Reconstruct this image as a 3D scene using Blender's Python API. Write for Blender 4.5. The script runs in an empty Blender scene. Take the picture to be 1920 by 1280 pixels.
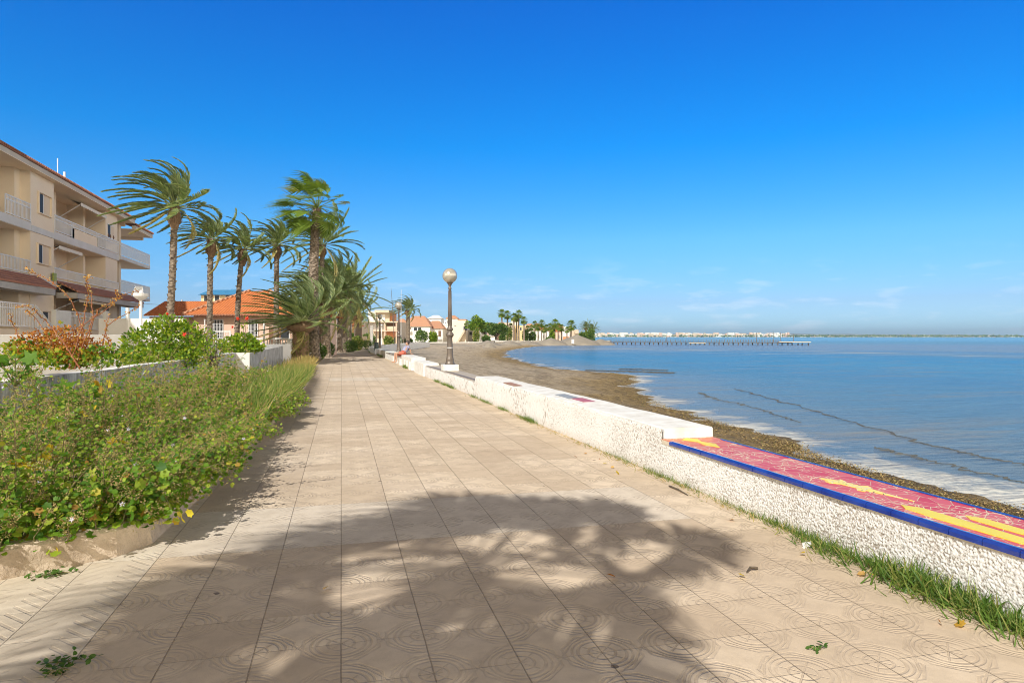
import bpy, math, random
import numpy as np
from mathutils import Vector, Matrix, noise, Euler
R = math.radians
PI = math.pi
# ------------------------------------------------------------------ camera, sky, sun, exposure
SC = bpy.context.scene
COL = SC.collection
f, yh, xv, h = 1250.0, 631.0, 640.0, 1.435
th = math.atan((960 - xv) / f)
s_, c_ = math.sin(th), math.cos(th)
cd = bpy.data.cameras.new('camera'); cam = bpy.data.objects.new('camera', cd); COL.objects.link(cam)
cam.location = (0, 0, h)
cam.rotation_euler = (R(90), 0, -th)
cd.sensor_width = 36; cd.lens = f / 1920 * 36
cd.shift_y = (yh - 640) / 1920.0
cd.clip_start = 0.05; cd.clip_end = 40000
SC.camera = cam
SUN_AZ, SUN_EL = R(38), R(41)          # the sun stands behind and to the left of the camera
sun_from = Vector((-math.sin(SUN_AZ) * math.cos(SUN_EL), -math.cos(SUN_AZ) * math.cos(SUN_EL), math.sin(SUN_EL)))
FILL_LOW = (19.5, 17.0, 13.2, 1); FILL_TOP = (.6, .5, .32, 1)
W = bpy.data.worlds.new('World'); SC.world = W; W.use_nodes = True
nt = W.node_tree; nt.nodes.clear()
def wn(t): return nt.nodes.new(t)
sky = wn('ShaderNodeTexSky'); sky.sky_type = 'NISHITA'; sky.sun_disc = False
sky.sun_elevation = SUN_EL; sky.sun_rotation = PI + SUN_AZ
sky.altitude = 0; sky.air_density = 1.0; sky.dust_density = 0.25; sky.ozone_density = 3.2
hs = wn('ShaderNodeHueSaturation'); hs.inputs['Saturation'].default_value = 1.22; hs.inputs['Value'].default_value = 1.0
bg = wn('ShaderNodeBackground'); bg.inputs['Strength'].default_value = 0.115
wo = wn('ShaderNodeOutputWorld')
tc = wn('ShaderNodeTexCoord'); sep = wn('ShaderNodeSeparateXYZ')
nt.links.new(tc.outputs['Generated'], sep.inputs[0])
# thin small clouds low over the sea
mp = wn('ShaderNodeMapping'); mp.inputs['Scale'].default_value = (5.0, 5.0, 22.0)
nt.links.new(tc.outputs['Generated'], mp.inputs[0])
cn = wn('ShaderNodeTexNoise'); cn.inputs['Scale'].default_value = 3.4; cn.inputs['Detail'].default_value = 7; cn.inputs['Roughness'].default_value = 0.55
nt.links.new(mp.outputs[0], cn.inputs['Vector'])
cr = wn('ShaderNodeValToRGB'); cr.color_ramp.elements[0].position = 0.54; cr.color_ramp.elements[1].position = 0.70
nt.links.new(cn.outputs['Fac'], cr.inputs[0])
er = wn('ShaderNodeValToRGB')
el = er.color_ramp.elements; el[0].position = 0.0; el[0].color = (0.9, 0.9, 0.9, 1); el[1].position = 0.12; el[1].color = (0, 0, 0, 1)
nt.links.new(sep.outputs['Z'], er.inputs[0])
mm = wn('ShaderNodeMath'); mm.operation = 'MULTIPLY'; nt.links.new(cr.outputs[0], mm.inputs[0]); nt.links.new(er.outputs[0], mm.inputs[1])
m2 = wn('ShaderNodeMath'); m2.operation = 'MULTIPLY'; m2.inputs[1].default_value = 0.55; nt.links.new(mm.outputs[0], m2.inputs[0])
mx = wn('ShaderNodeMix'); mx.data_type = 'RGBA'; mx.inputs[7].default_value = (7.0, 7.6, 8.6, 1)
# the deep, dry blue overhead and the paler band above the sea
dk = wn('ShaderNodeValToRGB'); de = dk.color_ramp.elements
de[0].position = 0.0; de[0].color = (0.42, 0.73, 1.28, 1)
de[1].position = 0.44; de[1].color = (0.0, 0.66, 1.30, 1)
for p_, c4 in ((0.05, (0.42, 0.58, .90, 1)), (0.14, (0.38, 0.76, 1.0, 1)), (0.27, (0.02, 0.76, 1.18, 1)), (0.35, (0.0, 0.72, 1.24, 1))):
    e_ = de.new(p_); e_.color = c4
nt.links.new(sep.outputs['Z'], dk.inputs[0])
mu = wn('ShaderNodeMix'); mu.data_type = 'RGBA'; mu.blend_type = 'MULTIPLY'; mu.inputs[0].default_value = 1.0
nt.links.new(sky.outputs[0], hs.inputs['Color']); nt.links.new(hs.outputs[0], mu.inputs[6]); nt.links.new(dk.outputs[0], mu.inputs[7])
nt.links.new(mu.outputs[2], mx.inputs[6])
nt.links.new(m2.outputs[0], mx.inputs[0])
def wm(op, a, b=None, clamp=False):
    q = wn('ShaderNodeMath'); q.operation = op; q.use_clamp = clamp
    for i_, v_ in enumerate((a, b)):
        if v_ is None: continue
        if isinstance(v_, (int, float)): q.inputs[i_].default_value = v_
        else: nt.links.new(v_, q.inputs[i_])
    return q.outputs[0]
def wr(v, a, b, c, d):
    q = wn('ShaderNodeMapRange'); q.interpolation_type = 'SMOOTHSTEP'; nt.links.new(v, q.inputs[0])
    for i_, k_ in enumerate((a, b, c, d)): q.inputs[i_ + 1].default_value = k_
    return q.outputs[0]
# warm fill added to the unseen sky beside, behind and overhead to lift shade
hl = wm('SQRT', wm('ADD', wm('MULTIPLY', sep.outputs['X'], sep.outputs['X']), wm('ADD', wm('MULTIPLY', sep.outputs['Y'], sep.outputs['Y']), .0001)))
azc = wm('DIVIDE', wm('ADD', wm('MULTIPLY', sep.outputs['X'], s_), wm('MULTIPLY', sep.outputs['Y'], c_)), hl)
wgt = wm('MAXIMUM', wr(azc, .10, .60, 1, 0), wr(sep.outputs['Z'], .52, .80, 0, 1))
pale = wn('ShaderNodeMix'); pale.data_type = 'RGBA'; pale.inputs[6].default_value = FILL_LOW; pale.inputs[7].default_value = FILL_TOP
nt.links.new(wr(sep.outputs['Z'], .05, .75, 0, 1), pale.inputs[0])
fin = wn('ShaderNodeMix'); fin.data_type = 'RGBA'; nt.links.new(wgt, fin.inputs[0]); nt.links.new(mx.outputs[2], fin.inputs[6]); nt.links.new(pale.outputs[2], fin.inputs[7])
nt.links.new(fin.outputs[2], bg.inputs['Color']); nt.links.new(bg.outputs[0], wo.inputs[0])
sd = bpy.data.lights.new('sun', 'SUN'); sd.energy = 3.6; sd.angle = R(0.53); sd.color = (1.0, 0.965, 0.905)
so = bpy.data.objects.new('sun', sd); COL.objects.link(so)
so.rotation_euler = sun_from.to_track_quat('Z', 'Y').to_euler()
SC.cycles.pixel_filter_type = 'BLACKMAN_HARRIS'; SC.cycles.filter_width = 1.0; SC.cycles.adaptive_threshold = 0.006
SC.view_settings.view_transform = 'Standard'; SC.view_settings.look = 'None'
SC.view_settings.exposure = 0.42; SC.view_settings.gamma = 1.0
rnd = random.Random(7)
NR = np.random.RandomState(11)

# ------------------------------------------------------------------ placing helpers (world: Y runs along the promenade)
def G(x, y, z=0.0):
    t = (h - z) * f / (y - yh); u = (x - 960) / f
    return Vector((t * (s_ + u * c_), t * (c_ - u * s_), z))
def PZ(x, Z, z=0.0):                    # column x, distance Z ahead of the camera
    u = (x - 960) / f
    return Vector((Z * (s_ + u * c_), Z * (c_ - u * s_), z))
def HZ(y, Z): return h - (y - yh) / f * Z
def DX(x, X):                           # distance along the promenade where column x meets lateral offset X
    u = (x - 960) / f; k = X / (s_ + u * c_)
    return k * (c_ - u * s_)

# ------------------------------------------------------------------ mesh helpers
class MB:
    def __init__(s): s.v = []; s.f = []; s.m = []; s.mi = 0
    def add(s, vs, fs):
        b = len(s.v); s.v.extend([tuple(p) for p in vs])
        for q in fs: s.f.append(tuple(i + b for i in q)); s.m.append(s.mi)
    def box(s, x0, x1, y0, y1, z0, z1, M=None):
        vs = [(x0, y0, z0), (x1, y0, z0), (x1, y1, z0), (x0, y1, z0), (x0, y0, z1), (x1, y0, z1), (x1, y1, z1), (x0, y1, z1)]
        if M is not None: vs = [M @ Vector(p) for p in vs]
        s.add(vs, [(0, 3, 2, 1), (4, 5, 6, 7), (0, 1, 5, 4), (1, 2, 6, 5), (2, 3, 7, 6), (3, 0, 4, 7)]); return s
    def tube(s, pts, rads, n=8, cap=True):
        pts = [Vector(p) for p in pts]
        if not hasattr(rads, '__len__'): rads = [rads] * len(pts)
        b = len(s.v); k = len(pts); ref = None
        for i, p in enumerate(pts):
            t = (pts[min(i + 1, k - 1)] - pts[max(i - 1, 0)]).normalized()
            if ref is None: ref = Vector((1, 0, 0)) if abs(t.x) < .8 else Vector((0, 1, 0))
            a = (ref - t * ref.dot(t)).normalized(); ref = a; c = t.cross(a)
            for j in range(n):
                g = 2 * PI * j / n; s.v.append(tuple(p + (a * math.cos(g) + c * math.sin(g)) * rads[i]))
        for i in range(k - 1):
            for j in range(n):
                j2 = (j + 1) % n
                s.f.append((b + i * n + j, b + i * n + j2, b + (i + 1) * n + j2, b + (i + 1) * n + j)); s.m.append(s.mi)
        if cap:
            s.f.append(tuple(b + j for j in reversed(range(n)))); s.m.append(s.mi)
            s.f.append(tuple(b + (k - 1) * n + j for j in range(n))); s.m.append(s.mi)
        return s
    def lathe(s, prof, c=(0, 0, 0), n=24):
        b = len(s.v); k = len(prof)
        for r, z in prof:
            for j in range(n):
                g = 2 * PI * j / n; s.v.append((c[0] + r * math.cos(g), c[1] + r * math.sin(g), c[2] + z))
        for i in range(k - 1):
            for j in range(n):
                j2 = (j + 1) % n
                s.f.append((b + i * n + j, b + i * n + j2, b + (i + 1) * n + j2, b + (i + 1) * n + j)); s.m.append(s.mi)
        s.f.append(tuple(b + j for j in reversed(range(n)))); s.m.append(s.mi)
        s.f.append(tuple(b + (k - 1) * n + j for j in range(n))); s.m.append(s.mi)
        return s
    def prism(s, poly, z0, z1):
        n = len(poly); b = len(s.v)
        for z in (z0, z1):
            for p in poly: s.v.append((p[0], p[1], z))
        s.f.append(tuple(b + i for i in reversed(range(n)))); s.m.append(s.mi)
        s.f.append(tuple(b + n + i for i in range(n))); s.m.append(s.mi)
        for i in range(n):
            j = (i + 1) % n; s.f.append((b + i, b + j, b + n + j, b + n + i)); s.m.append(s.mi)
        return s
    def build(s, name, mats, parent=None, smooth=False, M=None, bevel=0):
        me = bpy.data.meshes.new(name)
        me.from_pydata(s.v, [], s.f); me.validate()
        if not isinstance(mats, (list, tuple)): mats = [mats]
        for q in mats:
            if q: me.materials.append(q)
        if len(mats) > 1 and len(me.polygons) == len(s.m): me.polygons.foreach_set('material_index', s.m)
        if smooth: me.polygons.foreach_set('use_smooth', [True] * len(me.polygons))
        me.update()
        o = bpy.data.objects.new(name, me); COL.objects.link(o)
        if parent: o.parent = parent
        if bevel:
            md = o.modifiers.new('bevel', 'BEVEL'); md.width = bevel; md.segments = 2; md.limit_method = 'ANGLE'
        return o
def fastmesh(name, V, F, mats, parent=None, rndv=None, midx=None, smooth=False):
    """V (n,3) array, F list of (array of faces (m,k)) groups"""
    me = bpy.data.meshes.new(name)
    me.vertices.add(len(V)); me.vertices.foreach_set('co', np.asarray(V, dtype=np.float32).ravel())
    tot = np.concatenate([np.full(len(a), a.shape[1], dtype=np.int32) for a in F])
    loops = np.concatenate([a.ravel() for a in F]).astype(np.int32)
    me.loops.add(len(loops)); me.loops.foreach_set('vertex_index', loops)
    me.polygons.add(len(tot)); st = np.concatenate([[0], np.cumsum(tot)[:-1]]).astype(np.int32)
    me.polygons.foreach_set('loop_start', st); me.polygons.foreach_set('loop_total', tot)
    if not isinstance(mats, (list, tuple)): mats = [mats]
    for q in mats: me.materials.append(q)
    if midx is not None: me.polygons.foreach_set('material_index', np.asarray(midx, dtype=np.int32))
    if smooth: me.polygons.foreach_set('use_smooth', np.ones(len(tot), dtype=bool))
    me.update(calc_edges=True)
    if rndv is not None:
        at = me.attributes.new('rnd', 'FLOAT', 'POINT'); at.data.foreach_set('value', np.asarray(rndv, dtype=np.float32))
    o = bpy.data.objects.new(name, me); COL.objects.link(o)
    if parent: o.parent = parent
    return o
def tag(o, label=None, cat=None, group=None, kind=None):
    if label: o['label'] = label
    if cat: o['category'] = cat
    if group: o['group'] = group
    if kind: o['kind'] = kind
    return o
def empty(name, loc=(0, 0, 0), rz=0, label=None, cat=None, group=None):
    o = bpy.data.objects.new(name, None); COL.objects.link(o); o.location = loc; o.rotation_euler = (0, 0, rz)
    o.empty_display_size = 0.2
    return tag(o, label, cat, group)
def clone(o, parent=None):
    c = o.copy(); COL.objects.link(c)
    if parent: c.parent = parent
    for ch in list(o.children): clone(ch, c)
    return c

# ------------------------------------------------------------------ material helpers
def newmat(name):
    m = bpy.data.materials.new(name); m.use_nodes = True
    t = m.node_tree; b = t.nodes['Principled BSDF']; return m, t, b
class NB:
    def __init__(s, t): s.t = t; s.L = t.links
    def n(s, ty, **k):
        q = s.t.nodes.new(ty)
        for a, v in k.items(): setattr(q, a, v)
        return q
    def put(s, sock, v):
        if isinstance(v, bpy.types.NodeSocket): s.L.new(v, sock)
        elif v is not None: sock.default_value = v
    def m(s, op, a, b=None, c=None, clamp=False):
        q = s.n('ShaderNodeMath', operation=op, use_clamp=clamp); s.put(q.inputs[0], a)
        if b is not None: s.put(q.inputs[1], b)
        if c is not None: s.put(q.inputs[2], c)
        return q.outputs[0]
    def pos(s): return s.n('ShaderNodeNewGeometry').outputs['Position']
    def obj(s): return s.n('ShaderNodeTexCoord').outputs['Object']
    def map(s, v, sc=(1, 1, 1), loc=(0, 0, 0), rot=(0, 0, 0)):
        q = s.n('ShaderNodeMapping'); q.inputs['Scale'].default_value = sc; q.inputs['Location'].default_value = loc
        q.inputs['Rotation'].default_value = rot; s.L.new(v, q.inputs[0]); return q.outputs[0]
    def noise(s, v, scale, detail=4, rough=.5, dist=0):
        q = s.n('ShaderNodeTexNoise'); q.inputs['Scale'].default_value = scale; q.inputs['Detail'].default_value = detail
        q.inputs['Roughness'].default_value = rough; q.inputs['Distortion'].default_value = dist; s.L.new(v, q.inputs['Vector']); return q.outputs['Fac']
    def voro(s, v, scale, feat='F1', rnd_=1.0):
        q = s.n('ShaderNodeTexVoronoi', feature=feat); q.inputs['Scale'].default_value = scale; q.inputs['Randomness'].default_value = rnd_
        s.L.new(v, q.inputs['Vector']); return q
    def ramp(s, v, stops, interp='LINEAR'):
        q = s.n('ShaderNodeValToRGB'); e = q.color_ramp.elements; q.color_ramp.interpolation = interp
        e[0].position, e[0].color = stops[0][0], col4(stops[0][1]); e[1].position, e[1].color = stops[-1][0], col4(stops[-1][1])
        for p, c in stops[1:-1]: z = e.new(p); z.color = col4(c)
        s.L.new(v, q.inputs[0]); return q.outputs[0]
    def mix(s, fac, a, b, mode='MIX'):
        q = s.n('ShaderNodeMix', data_type='RGBA', blend_type=mode); s.put(q.inputs[0], fac)
        s.put(q.inputs[6], col4(a) if isinstance(a, (tuple, list)) else a); s.put(q.inputs[7], col4(b) if isinstance(b, (tuple, list)) else b); return q.outputs[2]
    def bump(s, hgt, dist=.01, strg=1.0):
        q = s.n('ShaderNodeBump'); q.inputs['Distance'].default_value = dist; q.inputs['Strength'].default_value = strg
        s.L.new(hgt, q.inputs['Height']); return q.outputs[0]
def col4(c):
    if isinstance(c, (int, float)): return (c, c, c, 1)
    return (c[0], c[1], c[2], 1)
def simple(name, c1, c2=None, scale=3.0, rough=.7, bump=0.0, bscale=40, metal=0, detail=5, space='obj', spec=.5):
    m, t, b = newmat(name); k = NB(t); v = k.obj() if space == 'obj' else k.pos()
    c2 = c2 or tuple(x * .8 for x in c1)
    k.put(b.inputs['Base Color'], k.ramp(k.noise(v, scale, detail, .6), [(.32, c1), (.7, c2)]))
    b.inputs['Roughness'].default_value = rough; b.inputs['Metallic'].default_value = metal; b.inputs['Specular IOR Level'].default_value = spec
    if bump: k.put(b.inputs['Normal'], k.bump(k.noise(v, bscale, 4, .6), bump))
    return m
def leafmat(name, stops, rough=.5, trans=.35, tcol=None):
    m, t, b = newmat(name); k = NB(t)
    a = k.n('ShaderNodeAttribute', attribute_name='rnd').outputs['Fac']
    c = k.ramp(a, stops); k.put(b.inputs['Base Color'], c); b.inputs['Roughness'].default_value = rough
    b.inputs['Specular IOR Level'].default_value = .35
    tr = k.n('ShaderNodeBsdfTranslucent'); tm = k.mix(1.0, c, (1.5, 1.5, .7), 'MULTIPLY'); k.put(tr.inputs[0], tm)
    ms = k.n('ShaderNodeMixShader'); ms.inputs[0].default_value = trans
    k.L.new(b.outputs[0], ms.inputs[1]); k.L.new(tr.outputs[0], ms.inputs[2])
    k.L.new(ms.outputs[0], t.nodes['Material Output'].inputs['Surface']); return m
M = {}
M['white_wall'] = simple('white_wall', (.80, .79, .76), (.70, .69, .65), 1.6, .8, .004, 60)
M['white_paint'] = simple('white_paint', (.80, .80, .79), (.72, .72, .71), 3, .45)
M['white_metal'] = simple('white_metal', (.78, .79, .80), (.7, .71, .73), 2, .4)
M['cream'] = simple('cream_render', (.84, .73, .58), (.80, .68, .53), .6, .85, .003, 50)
M['cream_dark'] = simple('cream_render_darker', (.76, .64, .49), (.70, .57, .43), .8, .85, .003, 50)  # darker cream for set-back walls, columns, window backs and terraces
M['grey_conc'] = simple('grey_concrete', (.52, .50, .47), (.42, .40, .37), 1.2, .85, .003, 50)
M['fascia'] = simple('grey_beige_fascia', (.58, .53, .46), (.50, .46, .40), 1.0, .85)
M['slab'] = simple('pale_slab_edge', (.66, .66, .66), (.58, .58, .57), 1.2, .8)
M['glass'] = simple('window_glass', (.03, .035, .04), (.05, .055, .06), 1, .5, spec=.2)
M['shutter'] = simple('roller_shutter', (.62, .62, .60), (.55, .55, .52), 1, .5)
M['brown_wood'] = simple('brown_wood', (.20, .10, .05), (.13, .07, .04), 5, .6)
M['pink'] = simple('pink_render', (.72, .52, .40), (.66, .46, .36), .7, .85, .003, 40)
M['iron'] = simple('cast_iron', (.13, .115, .105), (.19, .15, .12), 8, .42, .002, 90, metal=.35)
M['bin'] = simple('bin_green', (.05, .08, .085), (.07, .10, .10), 3, .5)
M['blue_paint'] = simple('blue_paint', (.05, .22, .42), (.04, .17, .34), 2, .5)
M['yellow_wall'] = simple('yellow_wall', (.72, .56, .30), (.66, .50, .28), 1, .85)
M['orange_wall'] = simple('orange_wall', (.68, .30, .15), (.6, .26, .12), 1, .85)
M['sandstone'] = simple('sandstone', (.66, .55, .42), (.55, .45, .33), 2, .85, .006, 25)
M['rock'] = simple('pale_rock', (.60, .56, .50), (.42, .38, .33), 3, .9, .02, 8)
M['awning'] = simple('awning_cloth', (.74, .70, .62), (.68, .64, .56), 3, .8)
M['pierwood'] = simple('pier_wood', (.14, .10, .075), (.08, .06, .05), 2, .85)
M['dead_fiber'] = simple('palm_fibre', (.30, .20, .12), (.16, .10, .06), 14, .9, .01, 60)
M['skin'] = simple('skin', (.52, .30, .20), (.48, .27, .18), 4, .5)
M['shorts'] = simple('red_shorts', (.60, .16, .10), (.52, .12, .09), 9, .8)
M['shirt'] = simple('lilac_shirt', (.42, .42, .56), (.22, .22, .38), 22, .8)
M['hair'] = simple('dark_hair', (.05, .035, .03), (.03, .02, .02), 20, .5)

def roof_tile(name, c1, c2, sc=5.0):
    m, t, b = newmat(name); k = NB(t); v = k.obj()
    w = k.n('ShaderNodeTexWave', wave_type='BANDS', bands_direction='X'); w.inputs['Scale'].default_value = sc * .32; w.inputs['Distortion'].default_value = .3
    k.L.new(v, w.inputs['Vector'])
    w2 = k.n('ShaderNodeTexWave', wave_type='BANDS', bands_direction='Y', wave_profile='SAW'); w2.inputs['Scale'].default_value = .75; k.L.new(v, w2.inputs['Vector'])
    n = k.noise(v, 2.2, 5, .7)
    c = k.ramp(n, [(.3, c1), (.7, c2)])
    c = k.mix(k.m('MULTIPLY', k.m('SUBTRACT', 1, w.outputs['Fac']), .5), c, tuple(x * .45 for x in c2), 'MIX')
    k.put(b.inputs['Base Color'], c); b.inputs['Roughness'].default_value = .85
    k.put(b.inputs['Normal'], k.bump(k.m('ADD', w.outputs['Fac'], k.m('MULTIPLY', w2.outputs['Fac'], .4)), .05)); return m
M['roof_orange'] = roof_tile('orange_roof_tile', (.80, .26, .08), (.62, .18, .055))
M['roof_brown'] = roof_tile('brown_roof_tile', (.50, .23, .14), (.38, .16, .10))
M['roof_pale'] = roof_tile('pale_roof_tile', (.70, .38, .22), (.60, .30, .18))

# foliage
M['date_leaf'] = leafmat('date_palm_leaf', [(0, (.14, .21, .10)), (.5, (.31, .38, .20)), (.85, (.46, .50, .29)), (1, (.56, .46, .24))], .38, .45)
M['fan_leaf'] = leafmat('fan_palm_leaf', [(0, (.07, .14, .02)), (.55, (.17, .26, .04)), (.85, (.24, .30, .05)), (1, (.40, .34, .12))], .4, .35)
M['mallow_leaf'] = leafmat('mallow_leaf', [(0, (.05, .14, .015)), (.35, (.13, .26, .025)), (.6, (.26, .37, .035)), (.86, (.42, .46, .06)), (.95, (.58, .46, .05)), (1, (.46, .26, .07))], .55, .42)
M['seed_head'] = leafmat('seed_heads', [(0, (.24, .25, .07)), (.5, (.40, .34, .12)), (1, (.48, .33, .17))], .9, .15)
M['lilac_petal'] = leafmat('lilac_petal', [(0, (.50, .45, .62)), (1, (.72, .70, .78))], .6, .3)
M['hib_leaf'] = leafmat('hibiscus_leaf', [(0, (.07, .16, .015)), (.5, (.18, .30, .02)), (1, (.40, .46, .04))], .35, .35)
M['red_petal'] = leafmat('red_petal', [(0, (.70, .04, .02)), (1, (.85, .12, .06))], .5, .3)
M['dry_leaf'] = leafmat('dry_leaf', [(0, (.26, .07, .02)), (.45, (.46, .17, .03)), (.75, (.55, .30, .05)), (1, (.62, .46, .22))], .7, .3)
M['yellow_leaf'] = leafmat('yellow_leaf', [(0, (.60, .42, .03)), (.6, (.66, .55, .05)), (1, (.50, .28, .05))], .6, .35)
M['pine_leaf'] = leafmat('pine_needle', [(0, (.05, .12, .01)), (.5, (.14, .25, .02)), (1, (.28, .38, .05))], .6, .3)
M['dark_leaf'] = leafmat('dark_leaf', [(0, (.04, .10, .015)), (.5, (.10, .19, .035)), (1, (.22, .30, .08))], .5, .3)
M['grass'] = leafmat('grass_blade', [(0, (.07, .15, .03)), (.4, (.18, .27, .045)), (.75, (.36, .37, .11)), (1, (.54, .42, .20))], .6, .35)
M['green_grass'] = leafmat('lush_grass', [(0, (.05, .12, .02)), (.55, (.12, .21, .035)), (.85, (.26, .32, .08)), (1, (.46, .38, .18))], .5, .35)
M['straw'] = leafmat('straw_grass', [(0, (.22, .24, .06)), (.5, (.40, .30, .10)), (1, (.55, .40, .18))], .7, .3)
M['stem'] = simple('stem', (.16, .17, .06), (.28, .20, .10), 8, .8)
M['thorn_stem'] = simple('rust_stem', (.34, .12, .05), (.20, .08, .04), 9, .8)

def trunk_mat(name, c1, c2, c3, ring=9.0):
    m, t, b = newmat(name); k = NB(t); v = k.obj()
    v2 = k.map(v, (7, 7, ring)); vo = k.voro(v2, 1.0)
    n = k.noise(k.map(v, (3, 3, 1)), 3, 5, .65)
    c = k.ramp(k.m('ADD', k.m('MULTIPLY', vo.outputs['Distance'], .7), k.m('MULTIPLY', n, .5)), [(.2, c1), (.5, c2), (.85, c3)])
    k.put(b.inputs['Base Color'], c); b.inputs['Roughness'].default_value = .9
    k.put(b.inputs['Normal'], k.bump(vo.outputs['Distance'], .06)); return m
M['date_trunk'] = trunk_mat('date_palm_trunk', (.40, .33, .26), (.25, .20, .15), (.11, .085, .065), 10)
M['fan_trunk'] = trunk_mat('fan_palm_trunk', (.50, .41, .33), (.30, .24, .185), (.12, .095, .07), 8)
M['bark'] = trunk_mat('bark', (.20, .15, .11), (.13, .10, .07), (.06, .045, .035), 3)
M['ribbed'] = trunk_mat('smooth_trunk', (.34, .27, .21), (.25, .20, .16), (.14, .11, .09), 22)

# ------------------------------------------------------------------ pavement material
T = 0.3835; Y0 = 4.756
def pavement():
    m, t, b = newmat('patterned_tiles'); k = NB(t); p = k.pos()
    sp = k.n('ShaderNodeSeparateXYZ'); k.L.new(p, sp.inputs[0]); X, Y = sp.outputs[0], sp.outputs[1]
    ux = k.m('DIVIDE', k.m('ADD', X, 40 * T), T); uy = k.m('DIVIDE', k.m('SUBTRACT', Y, Y0 - 100 * T), T)
    sa = k.m('SUBTRACT', k.m('FRACT', k.m('ADD', ux, .5)), .5); sb = k.m('SUBTRACT', k.m('FRACT', k.m('ADD', uy, .5)), .5)
    a = k.m('ABSOLUTE', sa); bb = k.m('ABSOLUTE', sb)
    r = k.m('SQRT', k.m('ADD', k.m('MULTIPLY', a, a), k.m('MULTIPLY', bb, bb)))
    def line(e, w, w2): # 1 on the line, 0 off
        q = k.n('ShaderNodeMapRange', interpolation_type='SMOOTHSTEP'); k.put(q.inputs[0], k.m('ABSOLUTE', e)); q.inputs[1].default_value = w; q.inputs[2].default_value = w2
        q.inputs[3].default_value = 1; q.inputs[4].default_value = 0; return q.outputs[0]
    def gt(x, v): return k.m('GREATER_THAN', x, v)
    def lt(x, v): return k.m('LESS_THAN', x, v)
    mxm = lambda *q: q[0] if len(q) == 1 else k.m('MAXIMUM', q[0], mxm(*q[1:]))
    mul = lambda x, y: k.m('MULTIPLY', x, y)
    c1 = line(k.m('SUBTRACT', r, .16), .008, .022); c2 = line(k.m('SUBTRACT', r, .29), .01, .026); c3 = line(k.m('SUBTRACT', r, .36), .008, .02)
    oc = k.m('MAXIMUM', k.m('MAXIMUM', a, bb), mul(k.m('ADD', a, bb), .70))
    o1 = line(k.m('SUBTRACT', oc, .445), .01, .026)
    sx = mul(line(k.m('SUBTRACT', k.m('SUBTRACT', .5, a), mul(bb, .7)), .01, .026), mul(gt(r, .36), lt(bb, .33)))
    sy = mul(line(k.m('SUBTRACT', k.m('SUBTRACT', .5, bb), mul(a, .7)), .01, .026), mul(gt(r, .36), lt(a, .33)))
    d1 = mul(line(k.m('SUBTRACT', a, bb), .008, .02), lt(r, .26))
    circ = mxm(c1, c2, c3, mul(o1, .8), sx, sy, d1)
    # chevrons for the left-hand tiles
    cv = k.m('FRACT', mul(k.m('ADD', k.m('SUBTRACT', .5, a), sb), 4.0)); chev = mul(line(k.m('SUBTRACT', cv, .5), .1, .2), mul(lt(a, .40), gt(a, .03)))
    # crossing strokes for the pale band
    q = k.m('ABSOLUTE', k.m('SUBTRACT', a, bb)); fx = k.m('FRACT', mul(q, 6.5)); xs = mul(line(k.m('SUBTRACT', fx, .35), .12, .24), mul(lt(r, .40), gt(r, .05)))
    band = mul(mul(gt(Y, Y0), lt(Y, Y0 + 3 * T)), lt(X, 2.69))
    band2 = mul(mul(gt(Y, Y0 + 46 * T), lt(Y, Y0 + 50 * T)), mul(gt(X, -.4), lt(X, 1.6)))
    band = k.m('MAXIMUM', band, band2)
    left = mul(lt(X, -3 * T), lt(Y, 9))
    pat = k.mix(left, circ, chev); pat = k.mix(band, pat, xs)
    rn = k.n('ShaderNodeRGBToBW'); k.L.new(pat, rn.inputs[0]); pat = rn.outputs[0]
    wear = k.ramp(k.noise(p, 1.1, 5, .6), [(.35, .45), (.62, 1.0)])
    wv = k.n('ShaderNodeRGBToBW'); k.L.new(wear, wv.inputs[0])
    tx = k.m('FLOOR', ux); ty = k.m('FLOOR', uy); cb = k.n('ShaderNodeCombineXYZ'); k.put(cb.inputs[0], tx); k.put(cb.inputs[1], ty)
    wn_ = k.n('ShaderNodeTexWhiteNoise', noise_dimensions='2D'); k.L.new(cb.outputs[0], wn_.inputs['Vector'])
    patch_ = k.ramp(k.noise(p, 7, 4, .7), [(.34, .35), (.52, 1.0)]); pb = k.n('ShaderNodeRGBToBW'); k.L.new(patch_, pb.inputs[0])
    patw = mul(mul(mul(pat, wv.outputs[0]), k.m('ADD', .35, mul(wn_.outputs['Value'], .65))), pb.outputs[0])
    jx = line(a, .003, .010); jy = mul(line(bb, .003, .011), .55); dash = gt(k.noise(p, 9, 2), .42)
    joint = k.m('MAXIMUM', jx, mul(jy, dash))
    # colours
    n1 = k.noise(p, .45, 6, .6); n2 = k.noise(p, 6, 6, .7); n3 = k.noise(p, 220, 3, .7)
    base = k.ramp(n1, [(.3, (.59, .475, .345)), (.5, (.66, .545, .405)), (.7, (.72, .61, .48))])
    # each tile its own slight tint
    base = k.mix(.36, base, k.ramp(wn_.outputs['Value'], [(0, (.60, .50, .42)), (1, (1.25, 1.22, 1.2))]), 'MULTIPLY')
    base = k.mix(mul(band, .6), base, (.70, .63, .53)); base = k.mix(mul(left, .6), base, (.64, .57, .46))
    base = k.mix(k.m('MULTIPLY', k.ramp_f(n2, .5, .75), .20) if hasattr(k, 'ramp_f') else mul(k.m('MAXIMUM', k.m('SUBTRACT', n2, .42), 0), 1.3), base, (.34, .265, .19))
    base = k.mix(mul(gt(n3, .62), .30), base, (.30, .24, .19))
    base = k.mix(mul(patw, .46), base, (.33, .25, .18))
    base = k.mix(mul(joint, k.m('ADD', .12, mul(k.noise(p, 1.7, 3), .7))), base, (.22, .165, .115))
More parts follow.
